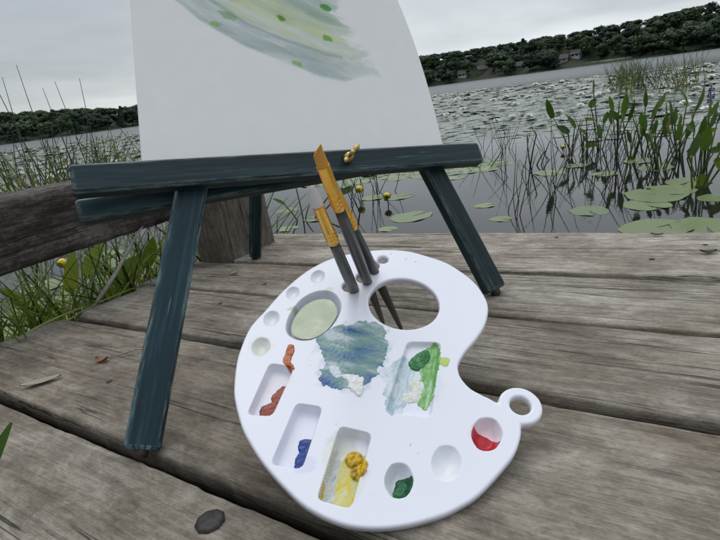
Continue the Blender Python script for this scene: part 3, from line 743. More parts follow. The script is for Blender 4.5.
def blend(stops, fx, fy, s, ang=0.0):
    ca, sa = math.cos(ang), math.sin(ang)
    def f(x, y):
        u = (x * ca + y * sa) * fx; v = (-x * sa + y * ca) * fy
        t = np.clip((fbm(u, v, s, 5) - .28) / .44, 0, 1) * (len(stops) - 1); i = np.minimum(t.astype(int), len(stops) - 2); fr = (t - i)[:, None]
        st = np.array(stops); return st[i] * (1 - fr) + st[i + 1] * fr
    return f
dab('paint_mix', [(3.4, 186.8), (20.4, 194.9), (50.3, 193.0), (70.4, 183.5), (67.7, 161.4), (53.7, 140.0), (40.4, 125.0), (23.2, 120.6), (2.1, 127.9), (-4.3, 140.5), (5.9, 156.7), (4.7, 175.4)],
    blend([(.05, .11, .30), (.10, .20, .32), (.14, .26, .29), (.18, .31, .28), (.26, .37, .40), (.44, .51, .56)], .10, .035, 15, .9), .5, 21, 5.5, .22, label='blue grey mixed paint smeared across the middle of the palette')
dab('paint_dab', [(16.1, 135.8), (31.5, 128.1), (23.7, 112.2), (18.7, 118.5), (18.4, 127.9)], solid((.78, .79, .78), .08), 1.6, 5, 2.4, .3, label='white paint at the lower edge of the blue grey mix')
dab('paint_dab', [(8, 150), (14, 146), (12, 136), (6, 139)], solid((.62, .70, .76), .15), 1.0, 6, 2.4, .3, label='pale blue streak in the mix')
dab('paint_dab', [(-39.3, 146.8), (-32.4, 143.7), (-43.2, 127.9), (-54.9, 117.7), (-63.0, 121.5), (-61.5, 132.0), (-52.0, 134.0), (-50.0, 141.0)], blend([(.12, .010, .004), (.20, .020, .008), (.28, .045, .015)], .12, .12, 4), .9, 7, 1.6, .2, lump=.25, grow=2.4, well=8, label='rust red paint in the upper left rectangular well')
dab('paint_dab', [(-23.9, 188.6), (-21.9, 181.1), (-28.1, 170.4), (-26.8, 159.0), (-33.3, 168.9), (-31.0, 175.6)], blend([(.40, .07, .012), (.50, .15, .03), (.32, .04, .01)], .2, .2, 9), .5, 8, 1.4, .35, label='orange rust smear above the rust red well')
dab('paint_dab', [(-35.1, 88.2), (-27.5, 84.0), (-32.4, 71.6), (-39.8, 61.6), (-45.0, 65.4), (-41.8, 74.8), (-38.2, 79.7)], solid((.003, .045, .25), .25), 1.2, 9, 1.3, .2, lump=.25, grow=2.6, well=9, label='deep blue paint in a rectangular well')
dab('paint_wash', [(-4.7, 61.9), (14.8, 55.6), (2.8, 36.4), (-12.2, 19.6), (-22.6, 24.4), (-19.1, 42.9)], blend([(.66, .60, .10), (.62, .62, .34), (.70, .56, .02), (.66, .66, .42)], .10, .22, 12, .6), .4, 10, 2.5, .25, well=10, label='streaky yellow wash in the largest rectangular well')
dab('paint_wash', [(-12.8, 71.8), (-9.3, 60.8), (-19.8, 38.4), (-24.5, 25.0), (-34.3, 33.9), (-31.5, 45.1)], blend([(.28, .31, .34), (.66, .69, .68), (.50, .53, .52), (.74, .75, .74)], .07, .3, 14, .6), .4, 11, 3, .25, well=10, label='grey streaks beside the yellow wash')
dab('paint_dab', [(-30.5, 46), (-27, 45), (-31, 37), (-34, 36)], solid((.55, .38, .03), .2), .6, 31, 1.2, .4, well=10, label='thin ochre streak on the wall of the yellow well')
dab('paint_dab', [(-2.9, 63.1), (3.6, 65.6), (8.6, 61.4), (6.7, 55.3), (0.0, 54.0), (-4.0, 57.5)], blend([(.62, .36, .01), (.72, .46, .015), (.30, .22, .03)], .25, .25, 17), 3.2, 12, 1.5, .4, label='upper yellow ochre blob')
dab('paint_dab', [(-1.0, 51.6), (5.7, 53.2), (9.7, 48.0), (5.4, 41.6), (-0.6, 42.1), (-3.1, 47.3)], blend([(.62, .36, .01), (.72, .44, .015), (.26, .20, .03)], .25, .25, 18), 3.2, 13, 1.5, .4, label='lower yellow ochre blob')
dab('paint_dab', [(31.0, 29.7), (40.7, 25.8), (36.9, 16.6), (25.9, 12.8), (22.7, 18.7), (26.2, 24.3)], blend([(.006, .065, .022), (.012, .11, .04), (.02, .16, .06)], .3, .3, 19), 1.6, 14, 1.2, .2, lump=.3, grow=1.8, well=5, label='dark green paint in a round well')
dab('paint_wash', [(56.2, 124.7), (78.3, 137.8), (76.5, 113.7), (57.5, 90.3), (43.5, 84.4), (43.6, 95.1)], blend([(.50, .60, .68), (.62, .70, .76), (.38, .52, .58), (.68, .74, .80)], .05, .2, 24, 1.0), .35, 15, 4.0, .2, label='pale blue wash in the shallow square well')
dab('paint_dab', [(95.8, 136.4), (112.9, 143.5), (109.2, 126.6), (88.1, 94.4), (77.0, 82.7), (72.7, 88.7), (83.8, 103.4), (86.7, 118.0)], blend([(.13, .42, .08), (.28, .55, .20), (.10, .34, .08), (.42, .62, .36)], .07, .25, 26, 1.0), .6, 16, 3.0, .25, label='bright green streak in the shallow square well')
dab('paint_dab', [(83.7, 135.5), (101.3, 142.0), (101.1, 131.5), (88.2, 123.6), (80.1, 126.4)], blend([(.008, .10, .025), (.02, .17, .04), (.05, .26, .07)], .2, .2, 28), 1.2, 17, 1.8, .25, label='dark green blob in the shallow square well')
dab('paint_dab', [(72.3, 112.2), (80.9, 113.1), (79.6, 101.1), (73.7, 92.0), (62.8, 94.7), (61.3, 100.9), (70.3, 102.4)], blend([(.78, .77, .70), (.62, .68, .58), (.80, .78, .74)], .2, .2, 29), 1.1, 18, 2.2, .25, label='white paint in the shallow square well')
dab('paint_dab', [(107.9, 123.7), (115.9, 122.2), (111.1, 115.6), (106.6, 119.2)], solid((.48, .62, .18), .2), .5, 19, 1.2, .4, label='yellow green splash on the rim of the square well')
dab('paint_dab', [(102.5, 49.5), (109.5, 46.5), (116.5, 38.0), (119.5, 30.5), (113, 27.0), (105.0, 27.0), (99.8, 31.5), (99.3, 42.3)], solid((.48, .010, .022), .25), 1.0, 20, 1.0, .2, lump=.25, grow=1.6, well=7, label='bright red paint in a round well')
# rinse water standing in the big oval well
t = NT('rinse_water'); c = t.n('TexCoord').outputs['Object']
t.set(Base_Color=t.ramp(t.noise(c, 38, 4, .5), [(.36, (.36, .42, .28)), (.52, (.43, .48, .34)), (.66, (.55, .59, .46))]), Roughness=.06, IOR=1.33, Coat_Weight=.3, Coat_Roughness=.03)
wp = WELLS[0][0]; cw = wp.mean(0)
b = MB(); V = [pal3(np.array([cw]), [-4.5])[0]]; F = []; k = len(wp); dn = np.array([PN[2] * 0, -1.0])
for fr in (.5, .83):
    for p in wp:
        q = cw + (p - cw) * fr + np.array([0, -1.0]); V.append(pal3(np.array([q]), [-4.5 - (q[1] - cw[1]) * .05])[0])
for i in range(k): F.append((0, 1 + i, 1 + (i + 1) % k)); F.append((1 + i, 1 + k + i, 1 + k + (i + 1) % k, 1 + (i + 1) % k))
b.add(V, F); o = b.build('rinse_water', t.m, palette); o['label'] = 'cloudy pale green rinse water in the big oval well'

# ------------------------------------------------------------------ brushes
M_handle = simple('grey_lacquer', (.060, .060, .064), .38, 0, .18, 60)
t = NT('copper_ferrule'); c = t.n('TexCoord').outputs['Object']
t.set(Base_Color=t.ramp(t.noise(c, 160, 4, .6), [(.3, (.86, .42, .035)), (.7, (.95, .52, .06))]), Metallic=.55, Roughness=.26); M_ferr = t.m
M_br = [simple('white_bristle', (.82, .82, .86), .6, 0, .1, 900), simple('amber_bristle', (.82, .40, .05), .5, 0, .2, 1500), simple('grey_bristle', (.42, .42, .36), .6, 0, .25, 900)]
def flatlathe(E0, d, side, stations, n=20, twist=0):
    nrm = np.cross(d, side); V = []; F = []
    for s_, a_, b_ in stations:
        for k in range(n):
            q = 2 * math.pi * k / n; V.append(E0 + d * s_ + side * a_ * math.cos(q) + nrm * b_ * math.sin(q))
    m_ = len(stations)
    for i in range(m_ - 1):
        for k in range(n): F.append((i * n + k, i * n + (k + 1) % n, (i + 1) * n + (k + 1) % n, (i + 1) * n + k))
    F.append(tuple(range(n - 1, -1, -1))); F.append(tuple((m_ - 1) * n + k for k in range(n)))
    b = MB(); b.add(V, F); return b
def brush(label, E0, d, s_h, s_f, s_t, rh, kind):
    E0 = np.array(E0); d = np.array(d); d /= np.linalg.norm(d)
    view = np.array([0, 0, .3]) - (E0 + d * s_h); side = np.cross(view, d); side /= np.linalg.norm(side)
    e = empty('paint_brush', label, 'paint brush', E0, 'brushes standing in the palette holes', True)
    st = []
    for q in np.linspace(0, 1, 22):
        r_ = rh * (.42 + .58 * min(1, q / .55) ** .8) * (1 - .22 * max(0, (q - .75) / .25) ** 1.5)
        if q == 0: r_ *= .5
        st.append((s_h * q, r_, r_))
    flatlathe(E0, d, side, st).build('handle', M_handle, e)
    fl = s_f - s_h; r0 = rh * .80; st = []
    wf = {'round': 1.0, 'flat': 1.06, 'filbert': 1.0}[kind]
    for q in np.linspace(0, 1, 90):
        ring = sum(.0006 * math.exp(-((q - c_) / .02) ** 2) for c_ in (.10, .20, .30))
        st.append((s_h - .001 + (fl + .001) * q, (r0 + .0006) * (1 - q) + r0 * wf * q + ring, (r0 + .0006) * (1 - q) + r0 * (.62 if kind != 'round' else .95) * q + ring))
    flatlathe(E0, d, side, st).build('ferrule', M_ferr, e)
    bl = s_t - s_f; st = []
    for q in np.linspace(0, 1, 16):
        if kind == 'flat': a_ = r0 * wf * (.92 - .16 * q); b_ = r0 * .6 * (1 - .75 * q)
        else: a_ = r0 * (1.0 + .10 * math.sin(q * 2.2)) * math.sqrt(max(1e-3, 1 - q ** 3.0)); b_ = r0 * .75 * math.sqrt(max(1e-3, 1 - q ** 2.0))
        st.append((s_f - .001 + (bl + .001) * q, a_, b_))
    bb = flatlathe(E0, d, side, st, 26)
    v = np.array(bb.v); rel = v - E0; al = rel @ d; sd_ = rel @ side; f = np.clip((al - s_f) / bl, 0, 1)
    if kind == 'flat': v += d[None] * (-(sd_ / r0 + .2) * .30 * bl * f ** 2)[:, None]
    v += (side[None] * ((np.random.default_rng(3).random(len(v)) - .5) * .0009 * f)[:, None])
    bb.v = [tuple(p) for p in v]; bb.build('bristles', M_br[{'round': 0, 'flat': 1, 'filbert': 2}[kind]], e)
brush('paint brush with a soft white bristle tip, leftmost and shortest showing of three', (-.3669, .5221, 0), (.3622, -.6415, .6762), .284, .3454, .3720, .0058, 'round')
brush('paint brush with an amber slanted flat tip reaching up to the easel bar', (-.3611, .5461, 0), (.3574, -.6537, .667), .3385, .397, .4160, .0058, 'flat')
brush('paint brush with a pale grey tip, half hidden behind the amber tipped one', (-.3275, .5377, 0), (.1808, -.5729, .7994), .2335, .2874, .3040, .0057, 'filbert')

# ------------------------------------------------------------------ litter on the boards
def leaflet(name, label, cat, p, ln, wd, rz, mat, curl=.004, group=None):
    n = 10; V = []; F = []
    for i in range(n + 1):
        t_ = i / n; w_ = wd / 2 * math.sin(math.pi * min(1, t_ * .98 + .01)) ** .7
        for k, sx in enumerate((-1, 0, 1)):
            V.append((ln * (t_ - .5), w_ * sx, .0018 + curl * (sx * sx) * .6 + curl * (2 * t_ - 1) ** 2))
    for i in range(n):
        for k in range(2): F.append((i * 3 + k, i * 3 + 3 + k, i * 3 + 4 + k, i * 3 + 1 + k))
    m0 = len(V); V += [(x, y, z - .0006) for x, y, z in V]; F += [tuple(j + m0 for j in f[::-1]) for f in F]
    b = MB(); b.add(V, F); o = b.build(name, mat, None)
    o.matrix_world = MD @ Matrix.Translation(Vector(p)) @ Matrix.Rotation(rz, 4, 'Z'); tag(o, label, cat, group)
leaflet('dry_leaf', 'pale grey dry leaf lying on the board left of the easel leg', 'dry leaf', (-.772, .262, .001), .055, .016, .85, M_dryleaf, .002)
leaflet('dry_leaf', 'small brown curled leaf on the board between the dock edge and the easel leg', 'dry leaf', (-.735, .335, .001), .024, .014, .3, M_brownleaf, .004)
leaflet('bark_chip', 'dark chip of bark near the far right corner of the deck', 'bark chip', (.0236, .8904, .001), .022, .009, .2, M_bolt, .003)
leaflet('bark_chip', 'tiny dark chip on the outermost far board', 'bark chip', (-.05, .985, .001), .020, .006, -.1, M_bolt, .002)
leaflet('dry_leaf', 'tan flake by the foot of the rear easel leg', 'dry leaf', (-.83, .70, .001), .022, .008, .9, M_dryleaf, .002)
b = MB(); b.tube([(-1.035, .50, .002), (-1.03, .56, .05), (-1.035, .62, .10), (-1.03, .66, .135)], [.0048, .0044, .0038, .0028], 8)
o = b.build('twig', M_twig); o.matrix_world = MD; tag(o, 'grey dead stick leaning on the left edge of the deck below the rail', 'stick')
b = MB(); b.tube([(-.735, .345, .002), (-.70, .375, .006), (-.655, .39, .003)], [.0012, .0011, .0006], 6)
o = b.build('twig', M_twig); o.matrix_world = MD; tag(o, 'hair thin twig beside the brown curled leaf', 'stick')

# ------------------------------------------------------------------ lily pads
def pad_mesh(seed, nseg=30, rings=4, mat=None):
    r = np.random.default_rng(seed); V = [(0, 0, .006)]; F = []; ph = r.random(6) * 6.28; notch = .16
    up = r.uniform(0, .05)
    for j in range(1, rings + 1):
        fr = j / rings
        for i in range(nseg + 1):
            a = notch + (2 * math.pi - 2 * notch) * i / nseg
            rr_ = fr * (1 + .035 * math.sin(3 * a + ph[0]) + .02 * math.sin(7 * a + ph[1]))
            z = .006 + .012 * fr ** 2 * math.sin(2 * a + ph[2]) + .02 * fr ** 4 * math.sin(5 * a + ph[3]) + up * fr ** 5 * max(0, math.sin(a + ph[4])) ** 2
            V.append((rr_ * math.cos(a) * (1.12), rr_ * math.sin(a), max(z - .004, .001)))
    k = nseg + 1
    for i in range(nseg): F.append((0, 1 + i, 2 + i))
    for j in range(rings - 1):
        for i in range(nseg): F.append((1 + j * k + i, 1 + (j + 1) * k + i, 2 + (j + 1) * k + i, 2 + j * k + i))
    b = MB(); b.add(V, F); return b
pad_p = []
for i in range(8):
    o = pad_mesh(200 + i).build('lily_pad', M_pad); pad_p.append(o)
pused = [0] * 8
def put_pad(x, y, r_, label, group='lily pads floating on the lake'):
    i = random.randrange(8); o = pad_p[i] if not pused[i] else pad_p[i].copy()
    if pused[i]: COL.objects.link(o)
    pused[i] = 1
    o.location = (x, y, .0004 + random.random() * .0012); o.scale = (r_, r_, max(r_, .06)); o.rotation_euler = (0, 0, random.uniform(0, 6.28))
    tag(o, label, 'lily pad', group)
NAMED = [(1.36, 2.79, .105, 'lone lily pad on open dark water, in front of the pickerel plants'),
         (.38, 3.22, .13, 'large lily pad framed between the brushes and the right easel leg'),
         (.88, 3.25, .064, 'small lily pad just right of the right easel leg'),
         (.87, 2.87, .06, 'small lily pad nearest the deck, just right of the right easel leg'),
         (1.84, 2.94, .169, 'broad lily pad overlapping others beneath the pickerel plants'),
         (1.47, 2.33, .149, 'lily pad cut off by the deck edge, left of two at right'),
         (1.66, 2.24, .150, 'lily pad touching the deck edge at the right border of the picture'),
         (.20, 2.99, .056, 'yellowing small lily pad close to the deck right of the brushes')]
for x, y, r_, lab in NAMED: put_pad(x, y, r_, lab)
GEN_R = 'flat green lily pad among the plants right of the easel'
GEN_L = 'green lily pad between the rail and the deck at left'
GEN_F = 'one of the many lily pads crowding the middle of the lake'
for x, y, r_ in [(-.52, 3.97, .085), (-.27, 3.54, .087), (.38, 3.92, .112), (.18, 4.02, .098), (.07, 4.93, .149), (.33, 5.15, .104), (1.67, 2.75, .118), (1.97, 3.02, .138), (2.19, 3.15, .131), (2.39, 4.06, .124), (2.31, 3.71, .122), (1.65, 4.06, .116), (1.94, 3.74, .092), (1.93, 4.22, .094), (2.04, 2.71, .085), (.69, 4.77, .106), (.54, 5.17, .104), (.94, 4.41, .081), (1.13, 4.62, .084), (.92, 5.1, .113), (-.46, 3.35, .073)]:
    put_pad(x, y, r_, GEN_R)
for x, y, r_ in [(-1.59, 2.51, .106), (-1.51, 3.08, .128), (-1.45, 2.76, .104), (-1.33, 2.23, .096), (-1.64, 2.34, .15), (-1.59, 2.05, .117), (-1.29, 2.87, .108), (-1.27, 2.97, .093), (-1.75, 1.9, .14), (-1.9, 1.6, .15), (-1.95, 2.1, .12), (-1.8, 2.75, .12), (-1.7, 3.3, .12)]:
    put_pad(x, y, r_, GEN_L)
def yfar(x): return 46 - .95 * max(x - 1, 0)
cand = []
y_ = 4.6
xs_ = []
N1 = 70000
Y = 4.6 + (44) * rng.random(N1) ** .85; X = (rng.random(N1) * 2 - 1) * (Y * .98 + 3)
clump = fbm(X * .35 + 50, Y * .30 + 50, 61, 4)
edge_y = 4.2 + 2.8 * (fbm(X * .5 + 20, X * 0 + 3, 9, 3)) + np.where(X > 1.2, 1.2, 0) + np.where(X < -2, -2.2, 0)
keep = (Y < np.array([yfar(x) for x in X]) - 2 * fbm(X * .4 + 9, X * 0, 4)) & (clump > (.20 + .40 * (1 - sstep(-2.0, 3.5, Y - edge_y + 2.6 * (rng.random(N1) - .5))) + .03 * (Y > 20))) & ~((X > -1.6) & (X < -.2) & (Y < 5))
X, Y = X[keep], Y[keep]; o_ = np.argsort(Y); X, Y = X[o_], Y[o_]
nind = 235
for x, y in zip(X[:nind], Y[:nind]): put_pad(float(x), float(y), random.uniform(.07, .135), GEN_F)
V = []; F = []; W = []
for x, y in zip(X[nind:], Y[nind:]):
    r_ = random.uniform(.065, .125) * (1 + .055 * max(y - 8, 0)); a0 = random.random() * 6.28; b0 = len(V); n = 8
    tl = random.random(); tilt = (random.uniform(.12, .35) if tl < .10 else random.uniform(0, .05)) / (1 + .02 * y); ta = random.random() * 6.28; z0 = .0012 + random.random() * .003
    for k in range(n):
        a = a0 + .2 + (2 * math.pi - .4) * k / (n - 1); px, py = r_ * math.cos(a) * 1.1, r_ * math.sin(a)
        V.append((x + px, y + py, max(z0 + tilt * (px * math.cos(ta) + py * math.sin(ta)) + random.uniform(0, .003), .0008)))
    V.append((x, y, z0 + .002)); F += [(b0 + n, b0 + k, b0 + k + 1) for k in range(n - 1)]
me = MB(); me.v = V; me.f = F; me.mi = [0] * len(F)
tag(me.build('lily_pad_field', M_padfar, smooth=False), 'dense field of small lily pads covering the lake out to open water', 'lily pads', None, 'stuff')

# water lily flowers
def lily_mesh(seed):
    r = np.random.default_rng(seed); b = MB()
    for ring, (n, ln, el) in enumerate(((8, 1.0, .35), (7, .85, .75), (5, .62, 1.15))):
        for k in range(n):
            a = 2 * math.pi * (k + ring * .4) / n + r.normal() * .06; d = np.array([math.cos(a) * math.cos(el), math.sin(a) * math.cos(el), math.sin(el)])
            s_ = np.array([-math.sin(a), math.cos(a), 0]); up = np.cross(d, s_)
            V = [(0, 0, .05)]
            for t_, w_ in ((.35, .22), (.7, .28), (1.0, .04)):
                c_ = d * ln * t_ + np.array([0, 0, .05]) - up * .12 * t_ * t_; V += [c_ - s_ * w_, c_ + s_ * w_]
            b.add(V, [(0, 1, 2), (1, 3, 4, 2), (3, 5, 6, 4)])
    return b
lp = [lily_mesh(i).build('water_lily', M_petal) for i in range(3)]; lu = [0, 0, 0]
cnt = 0; idxs = rng.permutation(len(X))
for j in idxs:
    x, y = float(X[j]), float(Y[j])
    if y < 6.5 or (cnt > 215 and y > 24) or cnt >= 290: continue
    if not (5 < math.degrees(math.atan2(x, y)) < 42 or (-36 < math.degrees(math.atan2(x, y)) < -22 and random.random() < .5)): continue
    i = cnt % 3; o = lp[i] if not lu[i] else lp[i].copy()
    if lu[i]: COL.objects.link(o)
    lu[i] = 1; s_ = random.uniform(.05, .08) * (1 + .055 * y)
    o.location = (x + .1, y + .05, .01); o.scale = (s_, s_, s_ * 1.0); o.rotation_euler = (random.uniform(-.1, .1), random.uniform(-.1, .1), random.uniform(0, 6))
    tag(o, 'white water lily flower open among the crowded pads', 'flower', 'white water lilies on the lake'); cnt += 1

# yellow pond lily buds
def bud(x, y, h, r_, label):
    e = empty('pond_lily', label, 'flower', (x, y, 0), 'yellow pond lilies near the deck')
    b = MB(); b.tube([(0, 0, -.15), (.004, .003, 0), (0, 0, h)], [.005, .0045, .004], 7); b.build('stalk', M_stalk, e, (0, 0, 0))
    b = MB(); b.tube([(0, 0, h - .006), (0, 0, h + r_ * .3), (0, 0, h + r_ * .9), (0, 0, h + r_ * 1.5), (0, 0, h + r_ * 1.75)], [.004, r_ * .75, r_, r_ * .8, r_ * .45], 12)
    b.build('petals', M_yellow, e, (0, 0, 0))
    b = MB()
    for k in range(3):
        a = k * 2.1 + x; V = []
        for t_, w_ in ((0, .3), (.5, .8), (1.0, .55)):
            q = np.array([math.cos(a), math.sin(a), 0]) * r_ * (.6 + .55 * t_) ; s_ = np.array([-math.sin(a), math.cos(a), 0]) * r_ * w_
            V += [q - s_ + np.array([0, 0, h + r_ * 1.3 * t_]), q + s_ + np.array([0, 0, h + r_ * 1.3 * t_])]
        b.add(V, [(0, 1, 3, 2), (2, 3, 5, 4)])
    b.build('sepals', M_bright, e, (0, 0, 0))
bud(.08, 4.01, .06, .030, 'yellow pond lily bud beside the brushes, the left of two')
bud(.27, 3.68, .045, .026, 'yellow pond lily bud between the brushes and the right easel leg, the right of two')
bud(2.18, 5.05, .03, .020, 'yellow pond lily flower left of the tall pickerel plants')
bud(-1.75, 2.9, .06, .028, 'yellow pond lily bud under the rail at left')

# ------------------------------------------------------------------ pickerel weed and other emergent plants
def blade(b, p0, d, up, ln, wd, fold=.25, bend=.25, heart=True):
    d = d / np.linalg.norm(d); s_ = np.cross(d, up); s_ /= np.linalg.norm(s_) + 1e-9; n_ = np.cross(s_, d); V = []; F = []; n = 9
    for i in range(n + 1):
        t_ = i / n
        w_ = wd / 2 * (math.sin(math.pi * min(.999, (t_ * .86 + .14))) ** .8 if heart else math.sin(math.pi * (t_ * .96 + .03)) ** .55) * (1.05 if t_ < .2 else 1)
        if i == n: w_ *= .15
        c_ = p0 + d * ln * t_ - n_ * bend * ln * t_ * t_
        V += [c_ - s_ * w_ + n_ * w_ * fold, c_, c_ + s_ * w_ + n_ * w_ * fold]
    for i in range(n):
        for k in range(2): F.append((i * 3 + k, i * 3 + k + 1, i * 3 + 4 + k, i * 3 + 3 + k))
    b.add(V, F)
def pickerel(x, y, stalks, label, seed, lm=None, flower=None, group='pickerel plants standing in the water'):
    r = np.random.default_rng(seed); e = empty('pickerel_plant', label, 'water plant', (x, y, 0), group)
    for (ox, oy, h, ln, wd, ang, kind) in stalks:
        b0 = np.array([r.normal() * .02, r.normal() * .02, -.12]); tip = np.array([ox, oy, h + LIFT])
        midp = b0 * .45 + tip * .55 + np.array([r.normal() * .012 - ox * .18, r.normal() * .012, 0])
        rad = r.uniform(.0042, .0068); b = MB(); P_ = [b0 * (1 - t_) ** 2 + 2 * t_ * (1 - t_) * midp + tip * t_ * t_ for t_ in np.linspace(0, 1, 9)]
        b.tube(P_, [rad * (1.15 - .4 * q / 8) for q in range(9)], 7)
        st = b.build('stalk', M_stalk if r.random() < .6 else M_darkstem, e, (0, 0, 0))
        if kind == 'none': continue
        dirn = np.array([math.sin(ang), r.uniform(-.25, .1), math.cos(ang)])
        b = MB(); up = np.array([r.uniform(-.9, .9), -1.0, .25])
        blade(b, tip - dirn * .012, dirn, up, ln * LS, wd * LS, r.uniform(.15, .5), r.uniform(-.05, .3))
        b.build('leaf', {'g': lm or M_leaf, 'b': M_brownleaf, 'y': M_bright}[kind], st, (0, 0, 0))
    if flower:
        fx, fy, fh = flower; b = MB(); b.tube([(0, 0, -.1), (fx * .4, fy, fh * .5), (fx, fy, fh)], [.005, .0045, .004], 7); st = b.build('flower_stalk', M_stalk, e, (0, 0, 0))
        b = MB()
        for q in range(120):
            z_ = fh - .02 + .11 * r.random(); a = r.random() * 6.28; rr_ = .022 * (1 - .5 * (z_ - fh) / .12) * r.uniform(.5, 1.1); c_ = np.array([fx + rr_ * math.cos(a), fy + rr_ * math.sin(a), z_]); s_ = .008
            u = r.normal(size=3); u /= np.linalg.norm(u); v = np.cross(u, r.normal(size=3)); v /= np.linalg.norm(v)
            b.add([c_ - u * s_, c_ - v * s_ * .6, c_ + u * s_, c_ + v * s_ * .6], [(0, 1, 2, 3)])
        b.build('flower_spike', M_purple, st, (0, 0, 0), smooth=False)
g = 'g'; LS = .80; LIFT = 0.0
pickerel(2.39, 4.43, [(-.05, 0, .40, .17, .05, -.25, g), (.06, .02, .36, .22, .075, .05, g), (-.02, -.03, .33, .13, .07, -.75, g), (.10, 0, .30, .20, .05, .15, g), (.02, .02, .47, .0, .0, 0, 'none')], 'tallest pickerel plant in the middle of the group, with broad upright leaves', 1)
pickerel(2.45, 4.88, [(-.08, 0, .42, .12, .08, .5, g), (-.06, 0, .56, .14, .03, .05, g), (.05, 0, .26, .14, .07, .3, g), (.12, 0, .24, .15, .05, -.3, g)], 'pickerel plant with one leaf folded over its tall stalk', 2)
pickerel(2.12, 4.75, [(-.17, 0, .38, .24, .075, -.35, g), (.04, 0, .26, .20, .06, -.6, g), (-.02, 0, .22, .18, .09, -.9, g), (.1, 0, .33, .0, .0, 0, 'none')], 'pickerel plant with a lance leaf leaning left at the left of the group', 3)
pickerel(2.52, 4.22, [(.05, 0, .32, .22, .045, .42, g), (.16, 0, .26, .24, .045, .18, g), (-.06, 0, .20, .0, .0, 0, 'none'), (.20, .05, .22, .16, .05, .7, 'b')], 'pickerel plant with paired narrow leaves and one rusty brown leaf', 4)
pickerel(2.44, 3.79, [(.02, 0, .30, .17, .04, .1, g), (.14, 0, .20, .16, .06, .2, g), (-.08, 0, .14, .12, .05, -1.2, g), (.22, 0, .28, .0, .0, 0, 'none')], 'short pickerel plant right of the rusty leaf', 5)
pickerel(2.10, 2.95, [(-.05, 0, .22, .17, .06, .3, g), (.03, .02, .24, .18, .085, .15, 'y'), (.10, 0, .16, .16, .08, 2.4, 'y'), (.16, 0, .30, .20, .05, -.1, g), (.05, .05, .06, .15, .10, 2.7, 'y'), (.24, 0, .24, .2, .06, .5, g)], 'yellow green pickerel plant with drooping leaves near the right border', 6)
pickerel(2.50, 3.46, [(.0, 0, .36, .19, .04, -.15, g), (.10, .05, .32, .24, .05, .55, g), (-.10, 0, .25, .17, .05, -.1, g)], 'pickerel plant carrying a purple flower spike', 7, flower=(.02, .03, .46))
pickerel(2.50, 3.10, [(.05, 0, .25, .2, .06, .6, g), (-.03, 0, .30, .22, .07, -.2, g), (.1, .1, .34, .2, .05, .3, g), (.0, .1, .15, .17, .08, 1.9, 'y')], 'crowded pickerel plant cut by the right border, below the purple flower', 8)
pickerel(1.68, 4.49, [(-.06, 0, .22, .10, .03, .05, g), (.02, 0, .27, .09, .022, -.5, g), (.10, 0, .12, .0, .0, 0, 'none'), (.14, 0, .20, .0, .0, 0, 'none')], 'thin pickerel plant at the left fringe with tiny leaves', 9)
pickerel(2.75, 4.1, [(.02, 0, .40, .2, .05, -.3, g), (.1, 0, .35, .24, .06, .4, g), (-.1, 0, .3, .2, .04, -.1, g), (.2, 0, .28, .2, .06, .7, g)], 'leafy pickerel plant behind the purple flower at the right border', 10)
pickerel(2.95, 5.0, [(.02, 0, .35, .2, .05, -.2, g), (.15, 0, .32, .2, .05, .5, g), (-.12, 0, .3, .18, .045, .1, g)], 'farther pickerel plant standing between the rusty leaf and the purple flower', 11)
pickerel(-.36, 3.55, [(-.02, 0, .30, .24, .06, .05, g), (.06, 0, .10, .0, .0, 0, 'none'), (.22, 0, .16, .14, .07, 1.3, g), (.3, .1, .14, .15, .06, 1.2, g), (-.12, 0, .14, .12, .03, -.9, g)], 'pickerel plant seen between the rear easel leg and the brushes', 12)
rp = random.Random(15)
for q, (px_, py_, lab) in enumerate(((2.28, 3.62, 'dense pickerel plant with yellowing lower leaves, left of the purple flower'), (2.62, 3.92, 'pickerel plant crowding behind the purple flower stalk'), (2.24, 3.16, 'yellow green pickerel plant over the overlapping pads near the right border'),
                                     (2.74, 3.42, 'pickerel plant right of the purple flower at the very border'), (2.36, 4.16, 'slim pickerel plant between the tallest plant and the rusty leaf'), (2.20, 4.62, 'bushy pickerel plant at the foot of the tallest one'))):
    LS = .58; pickerel(px_, py_, [(rp.uniform(-.14, .16), rp.uniform(-.05, .08), rp.uniform(.10, .36), rp.uniform(.14, .24), rp.uniform(.05, .085), rp.choice((rp.uniform(-.5, .6), rp.uniform(-.4, .4), rp.uniform(1.2, 2.6))), rp.choice('gggy')) for k_ in range(6)], lab, 60 + q)
LS = .8
# left of the deck, below the rail
LB = [(-1.52, 2.86, 'pickerel plant with the biggest bright leaf, beside the left easel leg', 21, [(.10, -.05, .30, .26, .12, .75, 'y'), (.0, 0, .34, .2, .08, .2, g), (-.1, 0, .25, .2, .06, -.5, 'y'), (.15, .05, .40, .2, .09, 1.0, g)]),
      (-1.38, 3.12, 'dark leaved pickerel plant behind the left easel leg', 22, [(.05, 0, .36, .22, .10, .5, g), (.12, 0, .30, .2, .08, 1.0, g), (-.05, 0, .3, .2, .06, -.2, 'y'), (-.12, 0, .42, .2, .06, -.2, g)]),
      (-1.75, 2.55, 'pickerel plant under the middle of the rail', 23, [(.0, 0, .30, .2, .04, .3, 'y'), (-.1, 0, .34, .24, .05, -.4, g), (.1, 0, .2, .2, .06, 1.1, 'y'), (.06, 0, .28, .2, .05, .6, 'y')]),
      (-1.80, 2.15, 'low pickerel plant under the rail at the left border', 24, [(.0, 0, .2, .22, .08, 1.0, 'y'), (-.1, 0, .3, .24, .05, -.3, g), (.12, 0, .26, .2, .05, .5, 'y')])]
